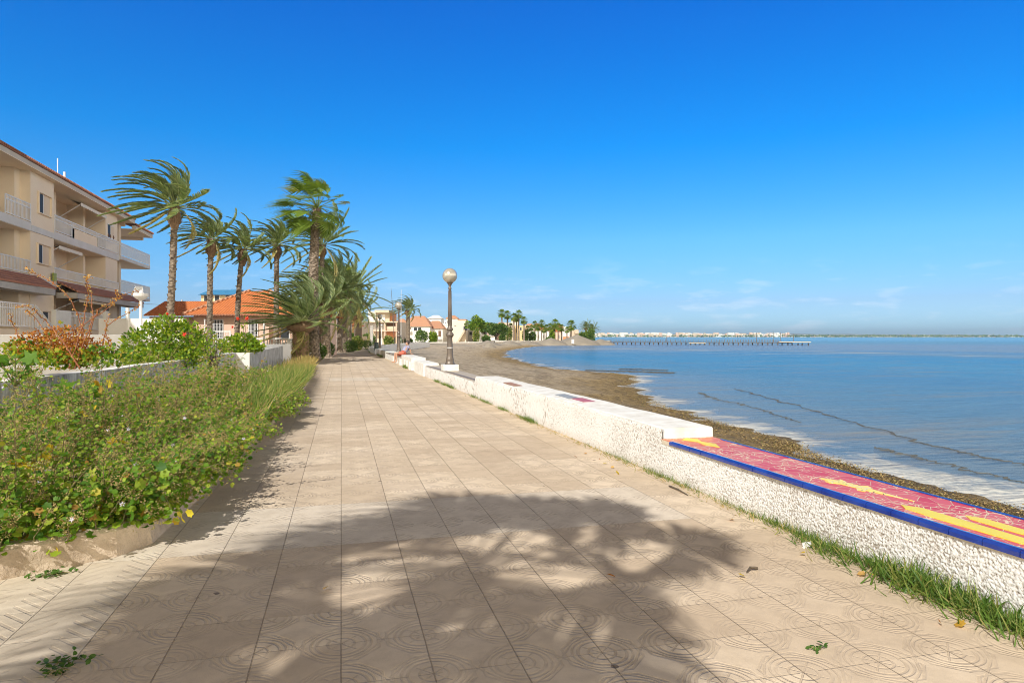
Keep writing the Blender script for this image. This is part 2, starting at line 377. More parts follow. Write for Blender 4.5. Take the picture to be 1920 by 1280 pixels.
    blots = k.voro(p, 2.3); bl = mul(lt(blots.outputs['Distance'], .045), gt(k.noise(p, .9, 2), .47)); base = k.mix(mul(bl, .75), base, (.12, .09, .07))
    k.put(b.inputs['Base Color'], base); b.inputs['Roughness'].default_value = .85; b.inputs['Specular IOR Level'].default_value = .25
    hh = k.m('SUBTRACT', k.m('SUBTRACT', mul(n3, .12), mul(patw, .8)), mul(joint, 1.0)); hh = k.m('ADD', hh, k.m('ADD', mul(n2, .45), mul(wn_.outputs['Value'], .0)))
    k.put(b.inputs['Normal'], k.bump(hh, .006, 1.0)); return m
M['pavement'] = pavement()

# ------------------------------------------------------------------ shoreline, ground, beach, water
SEA = -1.0
shore_px = [(1960, 965), (1840, 940), (1700, 905), (1600, 873), (1520, 850), (1490, 832), (1400, 808), (1340, 790), (1250, 763), (1205, 742), (1185, 722), (1196, 706),
            (1150, 700), (1095, 697), (1040, 690), (980, 679), (945, 667), (947, 660), (970, 654), (1005, 649), (1060, 646.5), (1128, 645.2)]
shore = [Vector((9.5, -400, 0)), Vector((9.3, -20, 0)), Vector((9.2, 0, 0))] + [G(x, y, SEA) for x, y in shore_px]
shore += [Vector((92, 235, 0)), Vector((100, 420, 0)), Vector((40, 1000, 0)), Vector((-200, 3500, 0))]
SP = np.array([[p.x, p.y] for p in shore])
def shore_dist(P):              # + on the sea side (right of the line), - on land
    d = np.full(len(P), 1e9); sg = np.zeros(len(P))
    for i in range(len(SP) - 1):
        A, B = SP[i], SP[i + 1]; AB = B - A; t = np.clip(((P - A) @ AB) / (AB @ AB), 0, 1)
        C = A + t[:, None] * AB; dd = np.hypot(*(P - C).T)
        cr = AB[0] * (P[:, 1] - A[1]) - AB[1] * (P[:, 0] - A[0])
        up = dd < d - 1e-6; d[up] = dd[up]
    # inside test by crossing count (land polygon closed far to the left)
    poly = np.vstack([SP, [[-6000, 3500], [-6000, -400]]]); ins = np.zeros(len(P), bool); j = len(poly) - 1
    for i in range(len(poly)):
        xi, yi = poly[i]; xj, yj = poly[j]
        cond = ((yi > P[:, 1]) != (yj > P[:, 1])) & (P[:, 0] < (xj - xi) * (P[:, 1] - yi) / (yj - yi + 1e-12) + xi)
        ins ^= cond; j = i
    return np.where(ins, -d, d)
def axis(lo, hi, step_fn):
    v = [lo]
    while v[-1] < hi: v.append(v[-1] + step_fn(v[-1]))
    return np.array(v)
xs = np.concatenate([[-5500, -3000, -1500, -800, -400, -200, -100, -60, -40, -25, -15, -8, -5, 0, 2.0, 3.45], axis(3.6, 32, lambda v: .14 if v < 13 else .3), axis(33, 160, lambda v: 1.0 + (v - 33) * .03), [200, 300, 500]])
ys = np.concatenate([[-400, -200, -100, -50, -20, -8, -3], axis(0, 60, lambda v: .12 if v < 18 else .4), axis(61, 320, lambda v: 1.0 + (v - 61) * .02), [400, 600, 1000, 2000, 3400]])
def noi(x, y, sc): return noise.noise(Vector((x * sc, y * sc, 3.1)))
def grid(xs, ys): 
    XX, YY = np.meshgrid(xs, ys, indexing='ij'); return XX.ravel(), YY.ravel(), np.array([[i * len(ys) + j, (i + 1) * len(ys) + j, (i + 1) * len(ys) + j + 1, i * len(ys) + j + 1] for i in range(len(xs) - 1) for j in range(len(ys) - 1)])
GX, GY, GF = grid(xs, ys)
SD = shore_dist(np.stack([GX, GY], 1))
wob = np.array([noi(x, y, .35) * .8 + noi(x, y, 1.1) * .40 + noi(x, y, 3.1) * .14 for x, y in zip(GX, GY)])
wob *= np.clip((np.abs(GX) < 200), 0, 1)
sdn = SD + wob * np.clip(1 + GY * .01, 1, 2.5)
land = np.clip(-sdn, 0, 1e9)
GZ = SEA + np.where(sdn < 0, np.minimum(land * .075, .42 + np.clip((GY - 60) / 300, 0, .3)), -np.minimum(sdn * .12, 1.5))
rough = np.array([noi(x, y, 2.3) * .035 + noi(x, y, 6.5) * .02 for x, y in zip(GX, GY)])
GZ += np.where((sdn < 0) & (GX > 3.4), rough * np.clip(land, 0, 1), 0)
far_in = (GX > 3.46) & (GY < 205)
t_in = np.clip((land - 28) / 30, 0, 1)
GZ = np.where(GX <= 3.46, -.04, GZ)
GZ = np.where((GX > 3.46) & (GY > 150) & (sdn < 0), np.maximum(GZ, SEA + np.clip(land * .02, 0, .9)), GZ)
msk = np.where(GX <= 3.46, -50, sdn)
def beach_mat():
    m, t, b = newmat('sand_and_weed'); k = NB(t); p = k.pos()
    a = k.n('ShaderNodeAttribute', attribute_name='rnd').outputs['Fac']
    n = k.noise(p, .8, 8, .7); n2 = k.noise(k.map(p, (1, .45, 1)), 3.2, 8, .75); n3 = k.noise(p, 24, 6, .75)
    d = k.m('ADD', a, k.m('MULTIPLY', k.m('SUBTRACT', n, .5), 4.5))
    q = k.n('ShaderNodeMapRange'); k.put(q.inputs[0], d); q.inputs[1].default_value = -11; q.inputs[2].default_value = .8; dd = q.outputs[0]
    sand = k.ramp(k.m('ADD', k.m('MULTIPLY', n2, .6), k.m('MULTIPLY', n3, .4)), [(.34, (.20, .155, .10)), (.45, (.42, .335, .235)), (.54, (.56, .46, .33)), (.68, (.68, .58, .45))])
    weed = k.ramp(k.m('ADD', k.m('MULTIPLY', n2, .5), k.m('MULTIPLY', n3, .5)), [(.36, (.03, .024, .015)), (.44, (.16, .11, .045)), (.51, (.36, .245, .09)), (.64, (.54, .40, .19))])
    fac = k.ramp(dd, [(.25, 0), (.62, .35), (.8, 1)])
    wet = k.ramp(dd, [(.86, 0), (.97, .55)])
    c = k.mix(fac, sand, weed)
    grey = k.mix(k.ramp(k.noise(k.map(p, (.3, .06, 1)), .5, 4), [(.45, 0), (.6, .7)]), c, (.30, .27, .225))
    c = k.mix(k.ramp(dd, [(.0, .8), (.6, 0)]), c, grey)
    streak = k.noise(k.map(p, (1.1, .16, 1), rot=(0, 0, .25)), 1.0, 7, .72); c = k.mix(k.ramp(streak, [(.52, 0), (.62, .5)]), c, (.15, .11, .065))
    c = k.mix(wet, c, (.05, .04, .025))
    k.put(b.inputs['Base Color'], c); b.inputs['Roughness'].default_value = .9
    k.put(b.inputs['Normal'], k.bump(k.m('ADD', n3, n2), .12)); return m
M['beach'] = beach_mat()
bo = fastmesh('beach', np.stack([GX, GY, GZ], 1), [GF], M['beach'], rndv=msk, smooth=True); tag(bo, kind='structure')

def water_mat():
    m, t, b = newmat('sea_surface'); k = NB(t); p = k.pos()
    a = k.n('ShaderNodeAttribute', attribute_name='rnd').outputs['Fac']
    sp = k.n('ShaderNodeSeparateXYZ'); k.L.new(p, sp.inputs[0])
    dist = k.m('SQRT', k.m('ADD', k.m('MULTIPLY', sp.outputs[0], sp.outputs[0]), k.m('MULTIPLY', sp.outputs[1], sp.outputs[1])))
    big = k.noise(k.map(p, (.05, .012, 1), rot=(0, 0, .3)), 1.0, 5, .6)
    deep = k.ramp(big, [(.40, (.015, .13, .34)), (.52, (.06, .17, .31)), (.64, (.17, .225, .26))])
    farc = k.n('ShaderNodeMapRange'); k.put(farc.inputs[0], dist); farc.inputs[1].default_value = 60; farc.inputs[2].default_value = 700
    lz = k.m('LOGARITHM', dist, 10.0); q = k.n('ShaderNodeMapRange'); k.put(q.inputs[0], k.m('ADD', lz, k.m('MULTIPLY', k.m('SUBTRACT', big, .5), .5))); q.inputs[1].default_value = 1.2; q.inputs[2].default_value = 3.2
    zone = k.ramp(q.outputs[0], [(.05, (.13, .22, .31)), (.20, (.05, .19, .36)), (.32, (.012, .21, .42)), (.40, (.05, .19, .36)), (.47, (.20, .235, .29)), (.56, (.21, .24, .29)), (.64, (.10, .24, .28)), (1, (.08, .24, .28))])
    deep = k.mix(.7, deep, zone)
    sh = k.n('ShaderNodeMapRange'); k.put(sh.inputs[0], k.m('ADD', a, k.m('MULTIPLY', k.noise(p, .35, 4), 3))); sh.inputs[1].default_value = .5; sh.inputs[2].default_value = 9
    shal = k.mix(k.noise(k.map(p, (1, .35, 1), rot=(0, 0, -.2)), .9, 6, .7), (.17, .165, .16), (.14, .22, .31))
    c = k.mix(sh.outputs[0], shal, deep)
    silt = k.noise(k.map(p, (.22, 1.1, 1), rot=(0, 0, -.25)), .55, 7, .7, .6); sr = k.n('ShaderNodeMapRange'); k.put(sr.inputs[0], silt); sr.inputs[1].default_value = .52; sr.inputs[2].default_value = .68; sr.inputs[3].default_value = 0; sr.inputs[4].default_value = .75
    c = k.mix(sr.outputs[0], c, (.20, .19, .18)); sr2 = k.n('ShaderNodeMapRange'); k.put(sr2.inputs[0], silt); sr2.inputs[1].default_value = .30; sr2.inputs[2].default_value = .46; sr2.inputs[3].default_value = .5; sr2.inputs[4].default_value = 0
    c = k.mix(sr2.outputs[0], c, (.02, .11, .24))
    # foam and scum against the shore
    fn = k.noise(p, .55, 7, .65, .6); fn2 = k.noise(p, 5.5, 6, .75)
    foam = k.n('ShaderNodeMapRange'); ptc = k.n('ShaderNodeMapRange', interpolation_type='SMOOTHSTEP'); k.put(ptc.inputs[0], sp.outputs[1]); ptc.inputs[1].default_value = 8.5; ptc.inputs[2].default_value = 13.5; ptc.inputs[3].default_value = .45; ptc.inputs[4].default_value = 0
    k.put(foam.inputs[0], k.m('SUBTRACT', k.m('SUBTRACT', a, ptc.outputs[0]), k.m('MULTIPLY', k.m('SUBTRACT', fn, .50), 4))); foam.inputs[1].default_value = .1; foam.inputs[2].default_value = .9; foam.inputs[3].default_value = 1; foam.inputs[4].default_value = 0
    rim = k.n('ShaderNodeMapRange'); k.put(rim.inputs[0], a); rim.inputs[1].default_value = .15; rim.inputs[2].default_value = .40; rim.inputs[3].default_value = .7; rim.inputs[4].default_value = 0
    holes = k.ramp(fn2, [(.36, .35), (.55, 1)])
    near = k.m('LESS_THAN', dist, 60)
    fm = k.m('MULTIPLY', k.m('MAXIMUM', k.m('MULTIPLY', foam.outputs[0], near), rim.outputs[0]), holes)
    # white breakers far out
    br = k.noise(k.map(p, (.012, .33, 1), rot=(0, 0, th)), 1.0, 4, .6)
    brz = k.m('MULTIPLY', k.m('GREATER_THAN', br, .60), k.m('MULTIPLY', k.m('GREATER_THAN', dist, 100), k.m('LESS_THAN', dist, 135)))
    cap = k.m('MULTIPLY', k.m('GREATER_THAN', k.noise(k.map(p, (.05, .5, 1), rot=(0, 0, th)), 1.0, 3, .6), .735), k.m('GREATER_THAN', dist, 160))
    fm = k.m('MAXIMUM', fm, k.m('MAXIMUM', k.m('MULTIPLY', brz, .8), k.m('MULTIPLY', cap, .5)))
    c = k.mix(k.m('MULTIPLY', fm, .85), c, (.62, .61, .56))
    k.put(b.inputs['Base Color'], c)
    k.put(b.inputs['Roughness'], k.m('ADD', .2, k.m('MULTIPLY', fm, .6))); b.inputs['Specular IOR Level'].default_value = .32; b.inputs['IOR'].default_value = 1.33
    w1 = k.noise(k.map(p, (1, 2.4, 1), rot=(0, 0, .35)), 1.6, 8, .7, .4); w2 = k.noise(k.map(p, (1, 2.8, 1), rot=(0, 0, .35)), .22, 4, .6)
    amp = k.n('ShaderNodeMapRange'); k.put(amp.inputs[0], a); amp.inputs[1].default_value = 0; amp.inputs[2].default_value = 8; amp.inputs[3].default_value = .22; amp.inputs[4].default_value = 1
    far = k.n('ShaderNodeMapRange'); k.put(far.inputs[0], dist); far.inputs[1].default_value = 90; far.inputs[2].default_value = 500; far.inputs[3].default_value = 1; far.inputs[4].default_value = .05
    w3 = k.noise(k.map(p, (.35, 1.3, 1), rot=(0, 0, .12)), .75, 6, .65, .5); w4 = k.noise(k.map(p, (.12, .5, 1), rot=(0, 0, .2)), .75, 5, .6, .4)
    k.put(b.inputs['Normal'], k.bump(k.m('MULTIPLY', k.m('MULTIPLY', k.m('ADD', k.m('ADD', k.m('MULTIPLY', w1, .3), k.m('MULTIPLY', w4, 3.6)), k.m('ADD', k.m('MULTIPLY', w3, 1.1), k.m('MULTIPLY', w2, .7))), amp.outputs[0]), far.outputs[0]), 1.0, .9)); return m
M['water'] = water_mat()
wx = np.concatenate([[-6000, -2000, -500, -100, 0], axis(4, 40, lambda v: .2), axis(41, 200, lambda v: 2 + (v - 41) * .05), [300, 600, 1500, 4000, 15000]])
wy = np.concatenate([[-6000, -1000, -200, -50, -10], axis(0, 60, lambda v: .22), axis(61, 320, lambda v: 1.5 + (v - 61) * .02), [400, 700, 1500, 4000, 15000]])
WX, WY, WF = grid(wx, wy); WD = shore_dist(np.stack([WX, WY], 1))
wobw = np.array([noi(x, y, .35) * .8 + noi(x, y, 1.1) * .40 + noi(x, y, 3.1) * .14 for x, y in zip(WX, WY)]) * (np.abs(WX) < 200) * np.clip(1 + WY * .01, 1, 2.5)
wo_ = fastmesh('water', np.stack([WX, WY, np.full(len(WX), SEA)], 1), [WF], M['water'], rndv=WD + wobw, smooth=True); tag(wo_, kind='structure')

# promenade pavement sheet and planted ground to its left
def wall_x(d):
    P = [(-30, 3.45), (2.5, 3.272), (5.7, 3.232), (10.8, 3.15), (17.7, 3.06), (24, 2.93), (28.5, 2.90), (37, 2.92), (48, 2.78), (60, 2.62), (70, 2.5), (95, 2.2)]
    for (a, x0), (b_, x1) in zip(P, P[1:]):
        if d <= b_: return x0 + (x1 - x0) * (d - a) / (b_ - a)
    return P[-1][1]
mb = MB(); ds = [-30, -10, 0, 2.5, 5.7, 10.8, 17.7, 24, 28.5, 37, 48, 60, 75, 95]
for a, b_ in zip(ds, ds[1:]):
    mb.add([(-9, a, 0), (wall_x(a) + .05, a, 0), (wall_x(b_) + .05, b_, 0), (-9, b_, 0)], [(0, 1, 2, 3)])
tag(mb.build('promenade_pavement', M['pavement']), kind='structure')

soil = simple('dry_soil', (.26, .19, .13), (.36, .28, .20), 6, .95, .02, 20)
kerbL = [(-9, 2.2), (-1.95, 4.55), (-1.42, 4.86), (-1.27, 5.1), (-1.2, 7), (-1.08, 12), (-.97, 16.5), (-.98, 21), (-1.12, 30), (-1.55, 38), (-1.5, 44), (-1.35, 60), (-1.2, 84), (-3, 86)]
def inset(poly, w):
    out = []
    for i, p in enumerate(poly):
        a = Vector(poly[max(i - 1, 0)]); c = Vector(poly[min(i + 1, len(poly) - 1)]); t = (c - a).normalized()
        out.append((p[0] - t.y * w, p[1] + t.x * w))
    return out
_k = []
for (x0, y0), (x1, y1) in zip(kerbL, kerbL[1:]):
    m_ = max(1, int(math.hypot(x1 - x0, y1 - y0) / .12)) if y0 < 30 else 2
    _k += [(x0 + (x1 - x0) * i / m_, y0 + (y1 - y0) * i / m_) for i in range(m_)]
kfine = _k + [kerbL[-1]]
inn = inset(kerbL, .15)
mb = MB(); n = len(kfine); vs = []; innf = inset(kfine, .15)
for q_, ((x, y), (u, v)) in enumerate(zip(kfine, innf)):
    nx, ny = (u - x) / .15, (v - y) / .15; w1_ = noise.noise(Vector((q_ * .9, 1, 0))) * .014; w2_ = noise.noise(Vector((q_ * .7, 5, 0))) * .018; w3_ = abs(noise.noise(Vector((q_ * .8, 9, 0)))) * .03
    vs += [(x + nx * w1_, y + ny * w1_, 0), (x + nx * (.008 + w2_), y + ny * (.008 + w2_), .10), (x + nx * (.012 + w3_ * .4), y + ny * (.012 + w3_ * .4), .165 - w3_ * .5), (x + nx * (.035 + w3_), y + ny * (.035 + w3_), .188 + w2_ * .3), (u, v, .185 + w1_ * .3), (u, v, 0)]
fs = []
for i in range(n - 1):
    for j in range(5): fs.append((i * 6 + j, (i + 1) * 6 + j, (i + 1) * 6 + j + 1, i * 6 + j + 1))
mb.add(vs, fs); kerb_m = simple('kerb_concrete', (.64, .53, .41), (.36, .28, .20), 4.5, .9, .02, 22)
tag(mb.build('kerb', kerb_m), kind='structure')
mb = MB(); vs = [(u, v, .13) for u, v in inn]; far_l = [(-120, 86, .13), (-120, -10, .13), (-9, -10, .13)]
mb.add(vs + [(-120, 100, .13), (-120, -2, .13)], [tuple(range(len(vs) + 2))])
tag(mb.build('garden_soil', soil), kind='structure')

# ------------------------------------------------------------------ the sea wall on the right
def stucco():
    m, t, b = newmat('rough_stucco'); k = NB(t); p = k.pos()
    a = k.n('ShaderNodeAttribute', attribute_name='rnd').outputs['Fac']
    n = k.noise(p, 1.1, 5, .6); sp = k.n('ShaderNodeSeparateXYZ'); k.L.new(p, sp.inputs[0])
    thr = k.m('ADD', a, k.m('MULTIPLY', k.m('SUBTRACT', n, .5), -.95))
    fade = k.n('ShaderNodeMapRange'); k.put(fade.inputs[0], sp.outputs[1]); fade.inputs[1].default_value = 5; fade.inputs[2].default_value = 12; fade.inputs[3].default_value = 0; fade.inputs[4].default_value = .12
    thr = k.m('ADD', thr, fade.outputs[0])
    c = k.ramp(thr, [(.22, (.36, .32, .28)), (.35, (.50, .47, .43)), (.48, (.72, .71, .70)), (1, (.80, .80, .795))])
    dirt = k.n('ShaderNodeMapRange'); k.put(dirt.inputs[0], k.m('ADD', sp.outputs[2], k.m('MULTIPLY', n, .1))); dirt.inputs[1].default_value = .02; dirt.inputs[2].default_value = .16; dirt.inputs[3].default_value = .4; dirt.inputs[4].default_value = 0
    c = k.mix(dirt.outputs[0], c, (.45, .37, .28))
    k.put(b.inputs['Base Color'], c); b.inputs['Roughness'].default_value = .9
    k.put(b.inputs['Normal'], k.bump(k.noise(p, 60, 5, .7), .008)); return m
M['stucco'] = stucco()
M['wall_top'] = simple('limewashed_top', (.82, .82, .80), (.62, .60, .55), 4.5, .85, .006, 30, space='pos')
M['dark_seat'] = simple('tan_seat_tiles', (.50, .43, .32), (.38, .32, .25), 5, .6, space='pos')
M['dark_strip'] = simple('dark_seat_strip', (.14, .12, .11), (.22, .17, .13), 8, .6, space='pos')
Wd = .56
def disp(y, z):
    v = Vector((y * 86, z * 96, 0.7)); w = Vector((y * 175, z * 175, 5.0))
    q = noise.noise(v) * .62 + noise.noise(w) * .45
    return max(0.0, min(1.0, .53 + q * 1.0))
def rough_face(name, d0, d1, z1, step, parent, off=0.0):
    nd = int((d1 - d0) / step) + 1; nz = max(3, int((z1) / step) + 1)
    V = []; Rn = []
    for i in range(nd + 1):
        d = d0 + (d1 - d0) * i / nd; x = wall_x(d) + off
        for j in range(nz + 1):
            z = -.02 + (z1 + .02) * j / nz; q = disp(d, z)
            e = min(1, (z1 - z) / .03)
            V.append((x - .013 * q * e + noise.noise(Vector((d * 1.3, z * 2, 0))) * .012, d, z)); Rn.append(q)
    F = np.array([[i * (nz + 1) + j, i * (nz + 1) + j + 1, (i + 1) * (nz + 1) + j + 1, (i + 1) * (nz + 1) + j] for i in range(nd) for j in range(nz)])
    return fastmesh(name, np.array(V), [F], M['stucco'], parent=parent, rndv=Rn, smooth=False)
wall = empty('sea_wall', (0, 0, 0), 0, 'long low white stucco sea wall with seats along the beach side of the promenade', 'wall')
def wall_core(name, d0, d1, z1, mats, parent=wall, off=0.02, zb=-1.2, w=Wd, wob_=.003, ext=0.0, nseg=None):
    """body with a slightly uneven top; first material for the sides, second for the top"""
    mb = MB(); nseg = nseg or max(2, int((d1 - d0) / .35)); vs = []
    for i in range(nseg + 1):
        d = d0 + (d1 - d0) * i / nseg; x = wall_x(d) + off; zz = z1 + noise.noise(Vector((d * 1.7, 4, z1))) * wob_
        vs += [(x, d, zb), (x, d, zz - .012), (x + .014, d, zz), (x + w * .5, d, zz + .002), (x + w - .015, d, zz), (x + w, d, zz - .014), (x + w, d, zb)]
    fs = []; ms = []
    for i in range(nseg):
        for j in range(6):
            mb.mi = 1 if 1 <= j <= 4 else 0
            fs.append((i * 7 + j, (i + 1) * 7 + j, (i + 1) * 7 + j + 1, i * 7 + j + 1)); ms.append(mb.mi)
    b = len(mb.v); mb.v += vs; mb.f += fs; mb.m += ms
    mb.f.append(tuple(range(6, -1, -1))); mb.m.append(0); e = nseg * 7; mb.f.append(tuple(e + j for j in range(7))); mb.m.append(0)
    return mb.build(name, mats, parent)
WT = M['wall_top']
# near bench with mosaic seat (z .38), raised part, dark bench, blocks, far part
D1, D2, D3 = 6.30, 15.6, 24.2
wall_core('bench_wall', -25, D1, .352, [WT, WT])
wall_core('raised_wall', D1, D2, .49, [WT, WT], wob_=.010)
wall_core('bench_wall', D2, D3, .375, [WT, M['dark_seat']])
wall_core('raised_wall', D3, 27.0, .47, [WT, WT], off=-.05)
wall_core('raised_wall', 28.6, 33.4, .53, [WT, WT], off=-.02, w=.62, wob_=.008)
wall_core('bench_wall', 33.4, 44.5, .40, [WT, M['dark_seat']])
wall_core('raised_wall', 44.5, 52, .47, [WT, WT], wob_=.008)
wall_core('bench_wall', 52, 66, .42, [WT, WT])
for i, (a, b_) in enumerate(((28.9, .34), (30.2, .34), (31.4, .36), (33.9, .3), (36.4, .34), (38.0, .3))):   # buttresses
    mb = MB(); x = wall_x(a); mb.box(x - .07, x + .03, a, a + .35, 0, b_); mb.build('buttress', WT, wall, bevel=.01)
for a_, b2, z_ in ((D2, D3, .375), (33.4, 44.5, .40)):
    mb = MB(); k_ = 14
    for i in range(k_):
        u0 = a_ + (b2 - a_) * i / k_; u1 = a_ + (b2 - a_) * (i + 1) / k_; x0, x1 = wall_x(u0) + .045, wall_x(u1) + .045
        mb.add([(x0, u0, z_ + .004), (x0 + .11, u0, z_ + .006), (x1 + .11, u1, z_ + .006), (x1, u1, z_ + .004), (x0 - .05, u0, z_ - .03), (x1 - .05, u1, z_ - .03)], [(0, 1, 2, 3), (4, 0, 3, 5)])
    mb.build('seat_strip', M['dark_strip'], wall)
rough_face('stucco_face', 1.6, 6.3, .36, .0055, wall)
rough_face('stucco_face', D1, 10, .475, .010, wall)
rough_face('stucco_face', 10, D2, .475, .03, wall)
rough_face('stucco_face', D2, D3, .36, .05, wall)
# mosaic seat
def mosaic():
    m, t, b = newmat('red_mosaic'); k = NB(t); p = k.pos()
    v = k.map(p, (1, .75, 0)); ds_ = k.noise(v, 3, 3); 
    vo = k.voro(v, 9.0, 'DISTANCE_TO_EDGE'); vc = k.voro(v, 9.0)
    g = k.n('ShaderNodeMapRange'); k.put(g.inputs[0], vo.outputs['Distance']); g.inputs[1].default_value = .010; g.inputs[2].default_value = .024
    cc = k.n('ShaderNodeSeparateColor'); k.L.new(vc.outputs['Color'], cc.inputs[0])
    red = k.ramp(cc.outputs[0], [(0, (.58, .05, .05)), (.5, (.64, .11, .10)), (1, (.66, .16, .13))])
    sp = k.n('ShaderNodeSeparateXYZ'); k.L.new(p, sp.inputs[0])
    orange = k.n('ShaderNodeMapRange'); k.put(orange.inputs[0], sp.outputs[1]); orange.inputs[1].default_value = 5.4; orange.inputs[2].default_value = 6.2
    red = k.mix(orange.outputs[0], red, (.66, .16, .06))
    fine = k.voro(v, 19.0, 'DISTANCE_TO_EDGE'); few = k.m('GREATER_THAN', k.noise(v, 2.6, 2), .50)
    g2 = k.n('ShaderNodeMapRange'); k.put(g2.inputs[0], fine.outputs['Distance']); g2.inputs[1].default_value = .03; g2.inputs[2].default_value = .06
    gg = k.m('MINIMUM', g.outputs[0], k.m('MAXIMUM', g2.outputs[0], few))
    c = k.mix(gg, (.72, .55, .42), red); k.put(b.inputs['Base Color'], c)
    k.put(b.inputs['Roughness'], k.m('SUBTRACT', .75, k.m('MULTIPLY', gg, .35))); b.inputs['Specular IOR Level'].default_value = .3; k.put(b.inputs['Normal'], k.bump(gg, .003)); return m
M['mosaic'] = mosaic()
mb = MB(); dd = -25.0; vs = []; N_ = 40
for i in range(N_ + 1):
    d = -25 + (D1 + 25 - .002) * i / N_; x = wall_x(d)
    vs += [(x - .012, d, .352), (x - .012, d, .378), (x + Wd + .02, d, .378), (x + Wd + .02, d, .352)]
fs = [(i * 4 + j, (i + 1) * 4 + j, (i + 1) * 4 + j + 1, i * 4 + j + 1) for i in range(N_) for j in range(3)] + [(3, 2, 1, 0)]
mb.add(vs, fs); mb.build('mosaic_seat', M['mosaic'], wall)
# blue bullnose edge tiles, inner and outer edge
bm_, bt, bb_ = newmat('blue_glaze'); bk = NB(bt)
wv = bk.ramp(bk.noise(bk.pos(), 6, 4), [(.35, (.012, .03, .22)), (.7, (.02, .06, .34))]); bk.put(bb_.inputs['Base Color'], wv); bb_.inputs['Roughness'].default_value = .12; bb_.inputs['Coat Weight'].default_value = .5
mbi = MB(); mbo = MB(); mg = MB(); d = .4; L = .197
while d + L < D1:
    for tgt, sgn, base in ((mbi, -1, 0.0), (mbo, 1, Wd)):
        x0 = wall_x(d) + base; x1 = wall_x(d + L) + base; jt = rnd.uniform(-.0015, .0015)
        prof = [(-.014 * sgn, .383), (.006 * sgn, .3845), (.022 * sgn, .379), (.028 * sgn, .368), (.028 * sgn, .346), (.02 * sgn, .342), (-.014 * sgn, .35)]
        vs = [(x0 + px + jt, d + .002, pz) for px, pz in prof] + [(x1 + px + jt, d + L - .004, pz) for px, pz in prof]
        n_ = len(prof); fs = [(i, (i + 1) % n_, n_ + (i + 1) % n_, n_ + i) for i in range(n_)] + [tuple(range(n_)), tuple(range(2 * n_ - 1, n_ - 1, -1))]
        tgt.add(vs, fs)
    d += L
mbi.build('edge_tiles', bm_, wall); mbo.build('edge_tiles', bm_, wall)
mg = MB()
for i in range(30):
    a = .4 + (D1 - .41) * i / 30; b_ = .4 + (D1 - .41) * (i + 1) / 30
    mg.add([(wall_x(a) - .016, a, .333), (wall_x(a) - .016, a, .374), (wall_x(b_) - .016, b_, .374), (wall_x(b_) - .016, b_, .333)], [(0, 1, 2, 3)])
mg.build('grout', simple('pale_grout', (.62, .55, .44), (.5, .44, .36), 9, .9), wall)
# yellow mosaic figures on the seat
def mosaic_y():
    m, t, b = newmat('yellow_mosaic'); k = NB(t); p = k.pos(); vo = k.voro(p, 30); e = k.voro(p, 9, 'DISTANCE_TO_EDGE')
    sp = k.m('LESS_THAN', vo.outputs['Distance'], .2)
    c = k.mix(sp, (.86, .70, .14), (.10, .12, .10)); c = k.mix(k.m('LESS_THAN', e.outputs['Distance'], .03), c, (.78, .66, .40))
    k.put(b.inputs['Base Color'], c); b.inputs['Roughness'].default_value = .35; b.inputs['Specular IOR Level'].default_value = .2; return m
My = mosaic_y(); Mp = simple('plain_yellow_mosaic', (.82, .68, .07), (.74, .60, .06), 7, .4, space='pos', spec=.2)
def figure(name, ctr, poly, mat, sc=1.0, rot=0.0):
    mb = MB(); c0, s0 = math.cos(rot), math.sin(rot)
    P = [(ctr[0] + sc * (u * c0 - v * s0), ctr[1] + sc * (u * s0 + v * c0)) for u, v in poly]
    mb.prism(P, .3765, .382); mb.build(name, mat, wall)
# an elongated spotted lizard-like shape seen in the photo (u across the seat, v along it)
liz = [(-.03, .62), (.02, .50), (.05, .42), (.13, .46), (.10, .36), (.06, .30), (.07, .12), (.14, .08), (.10, -.02), (.05, -.06), (.02, -.3), (.0, -.62), (-.03, -.3), (-.06, -.08), (-.12, -.12), (-.13, -.02), (-.06, .06), (-.07, .28), (-.14, .36), (-.12, .44), (-.06, .42), (-.06, .55)]
a0 = G(1640, 914, .38); figure('mosaic_figure', (wall_x(a0.y) + .27, a0.y), liz, My, .62, 0.1)
a1 = G(1345, 829, .38); figure('mosaic_figure', (wall_x(a1.y) + .25, a1.y), [(-.12, .3), (.0, .42), (.1, .3), (.04, .1), (.12, -.1), (.02, -.35), (-.06, -.1), (-.02, .1)], Mp, .8)
for ctr, sc in (((.14, 2.95), 1.0), ((.30, 2.75), .8)):
    figure('mosaic_figure', (wall_x(ctr[1]) + ctr[0], ctr[1]), [(-.05, .42), (.0, .5), (.06, .4), (.06, -.5), (-.04, -.5), (-.06, .2)], Mp, sc)
# faded inlays in the raised part and a rusty drain mark
for (x, y, c, w, l) in ((960, 720.5, (.45, .24, .14), .18, .5), (1062, 743.5, (.34, .36, .38), .2, .4), (1092, 750.5, (.52, .16, .20), .2, .3)):
    p = G(x, y, .49); mb = MB(); mb.prism([(p.x - w / 2, p.y - l), (p.x + w / 2, p.y - l * .9), (p.x + w * .55, p.y + l), (p.x - w * .4, p.y + l * .9)], .494, .501)
    mb.build('tile_inlay', simple('inlay', c, tuple(q * .7 for q in c), 14, .6), wall)

# second wall, turning towards the beach beyond the third lamp, in shade
mb = MB(); pts = [(2.62, 66), (3.4, 72), (6.0, 84), (9.5, 98), (14.5, 116)]
for (a, b_) in zip(pts, pts[1:]):
    t = (Vector(b_) - Vector(a)).normalized(); nrm = Vector((t.y, -t.x)) * .4
    mb.prism([a, (a[0] + nrm.x, a[1] + nrm.y), (b_[0] + nrm.x, b_[1] + nrm.y), b_], -1.1, .48)
tag(mb.build('beach_wall', M['white_wall']), 'white wall curving away towards the beach beyond the lamps', 'wall')

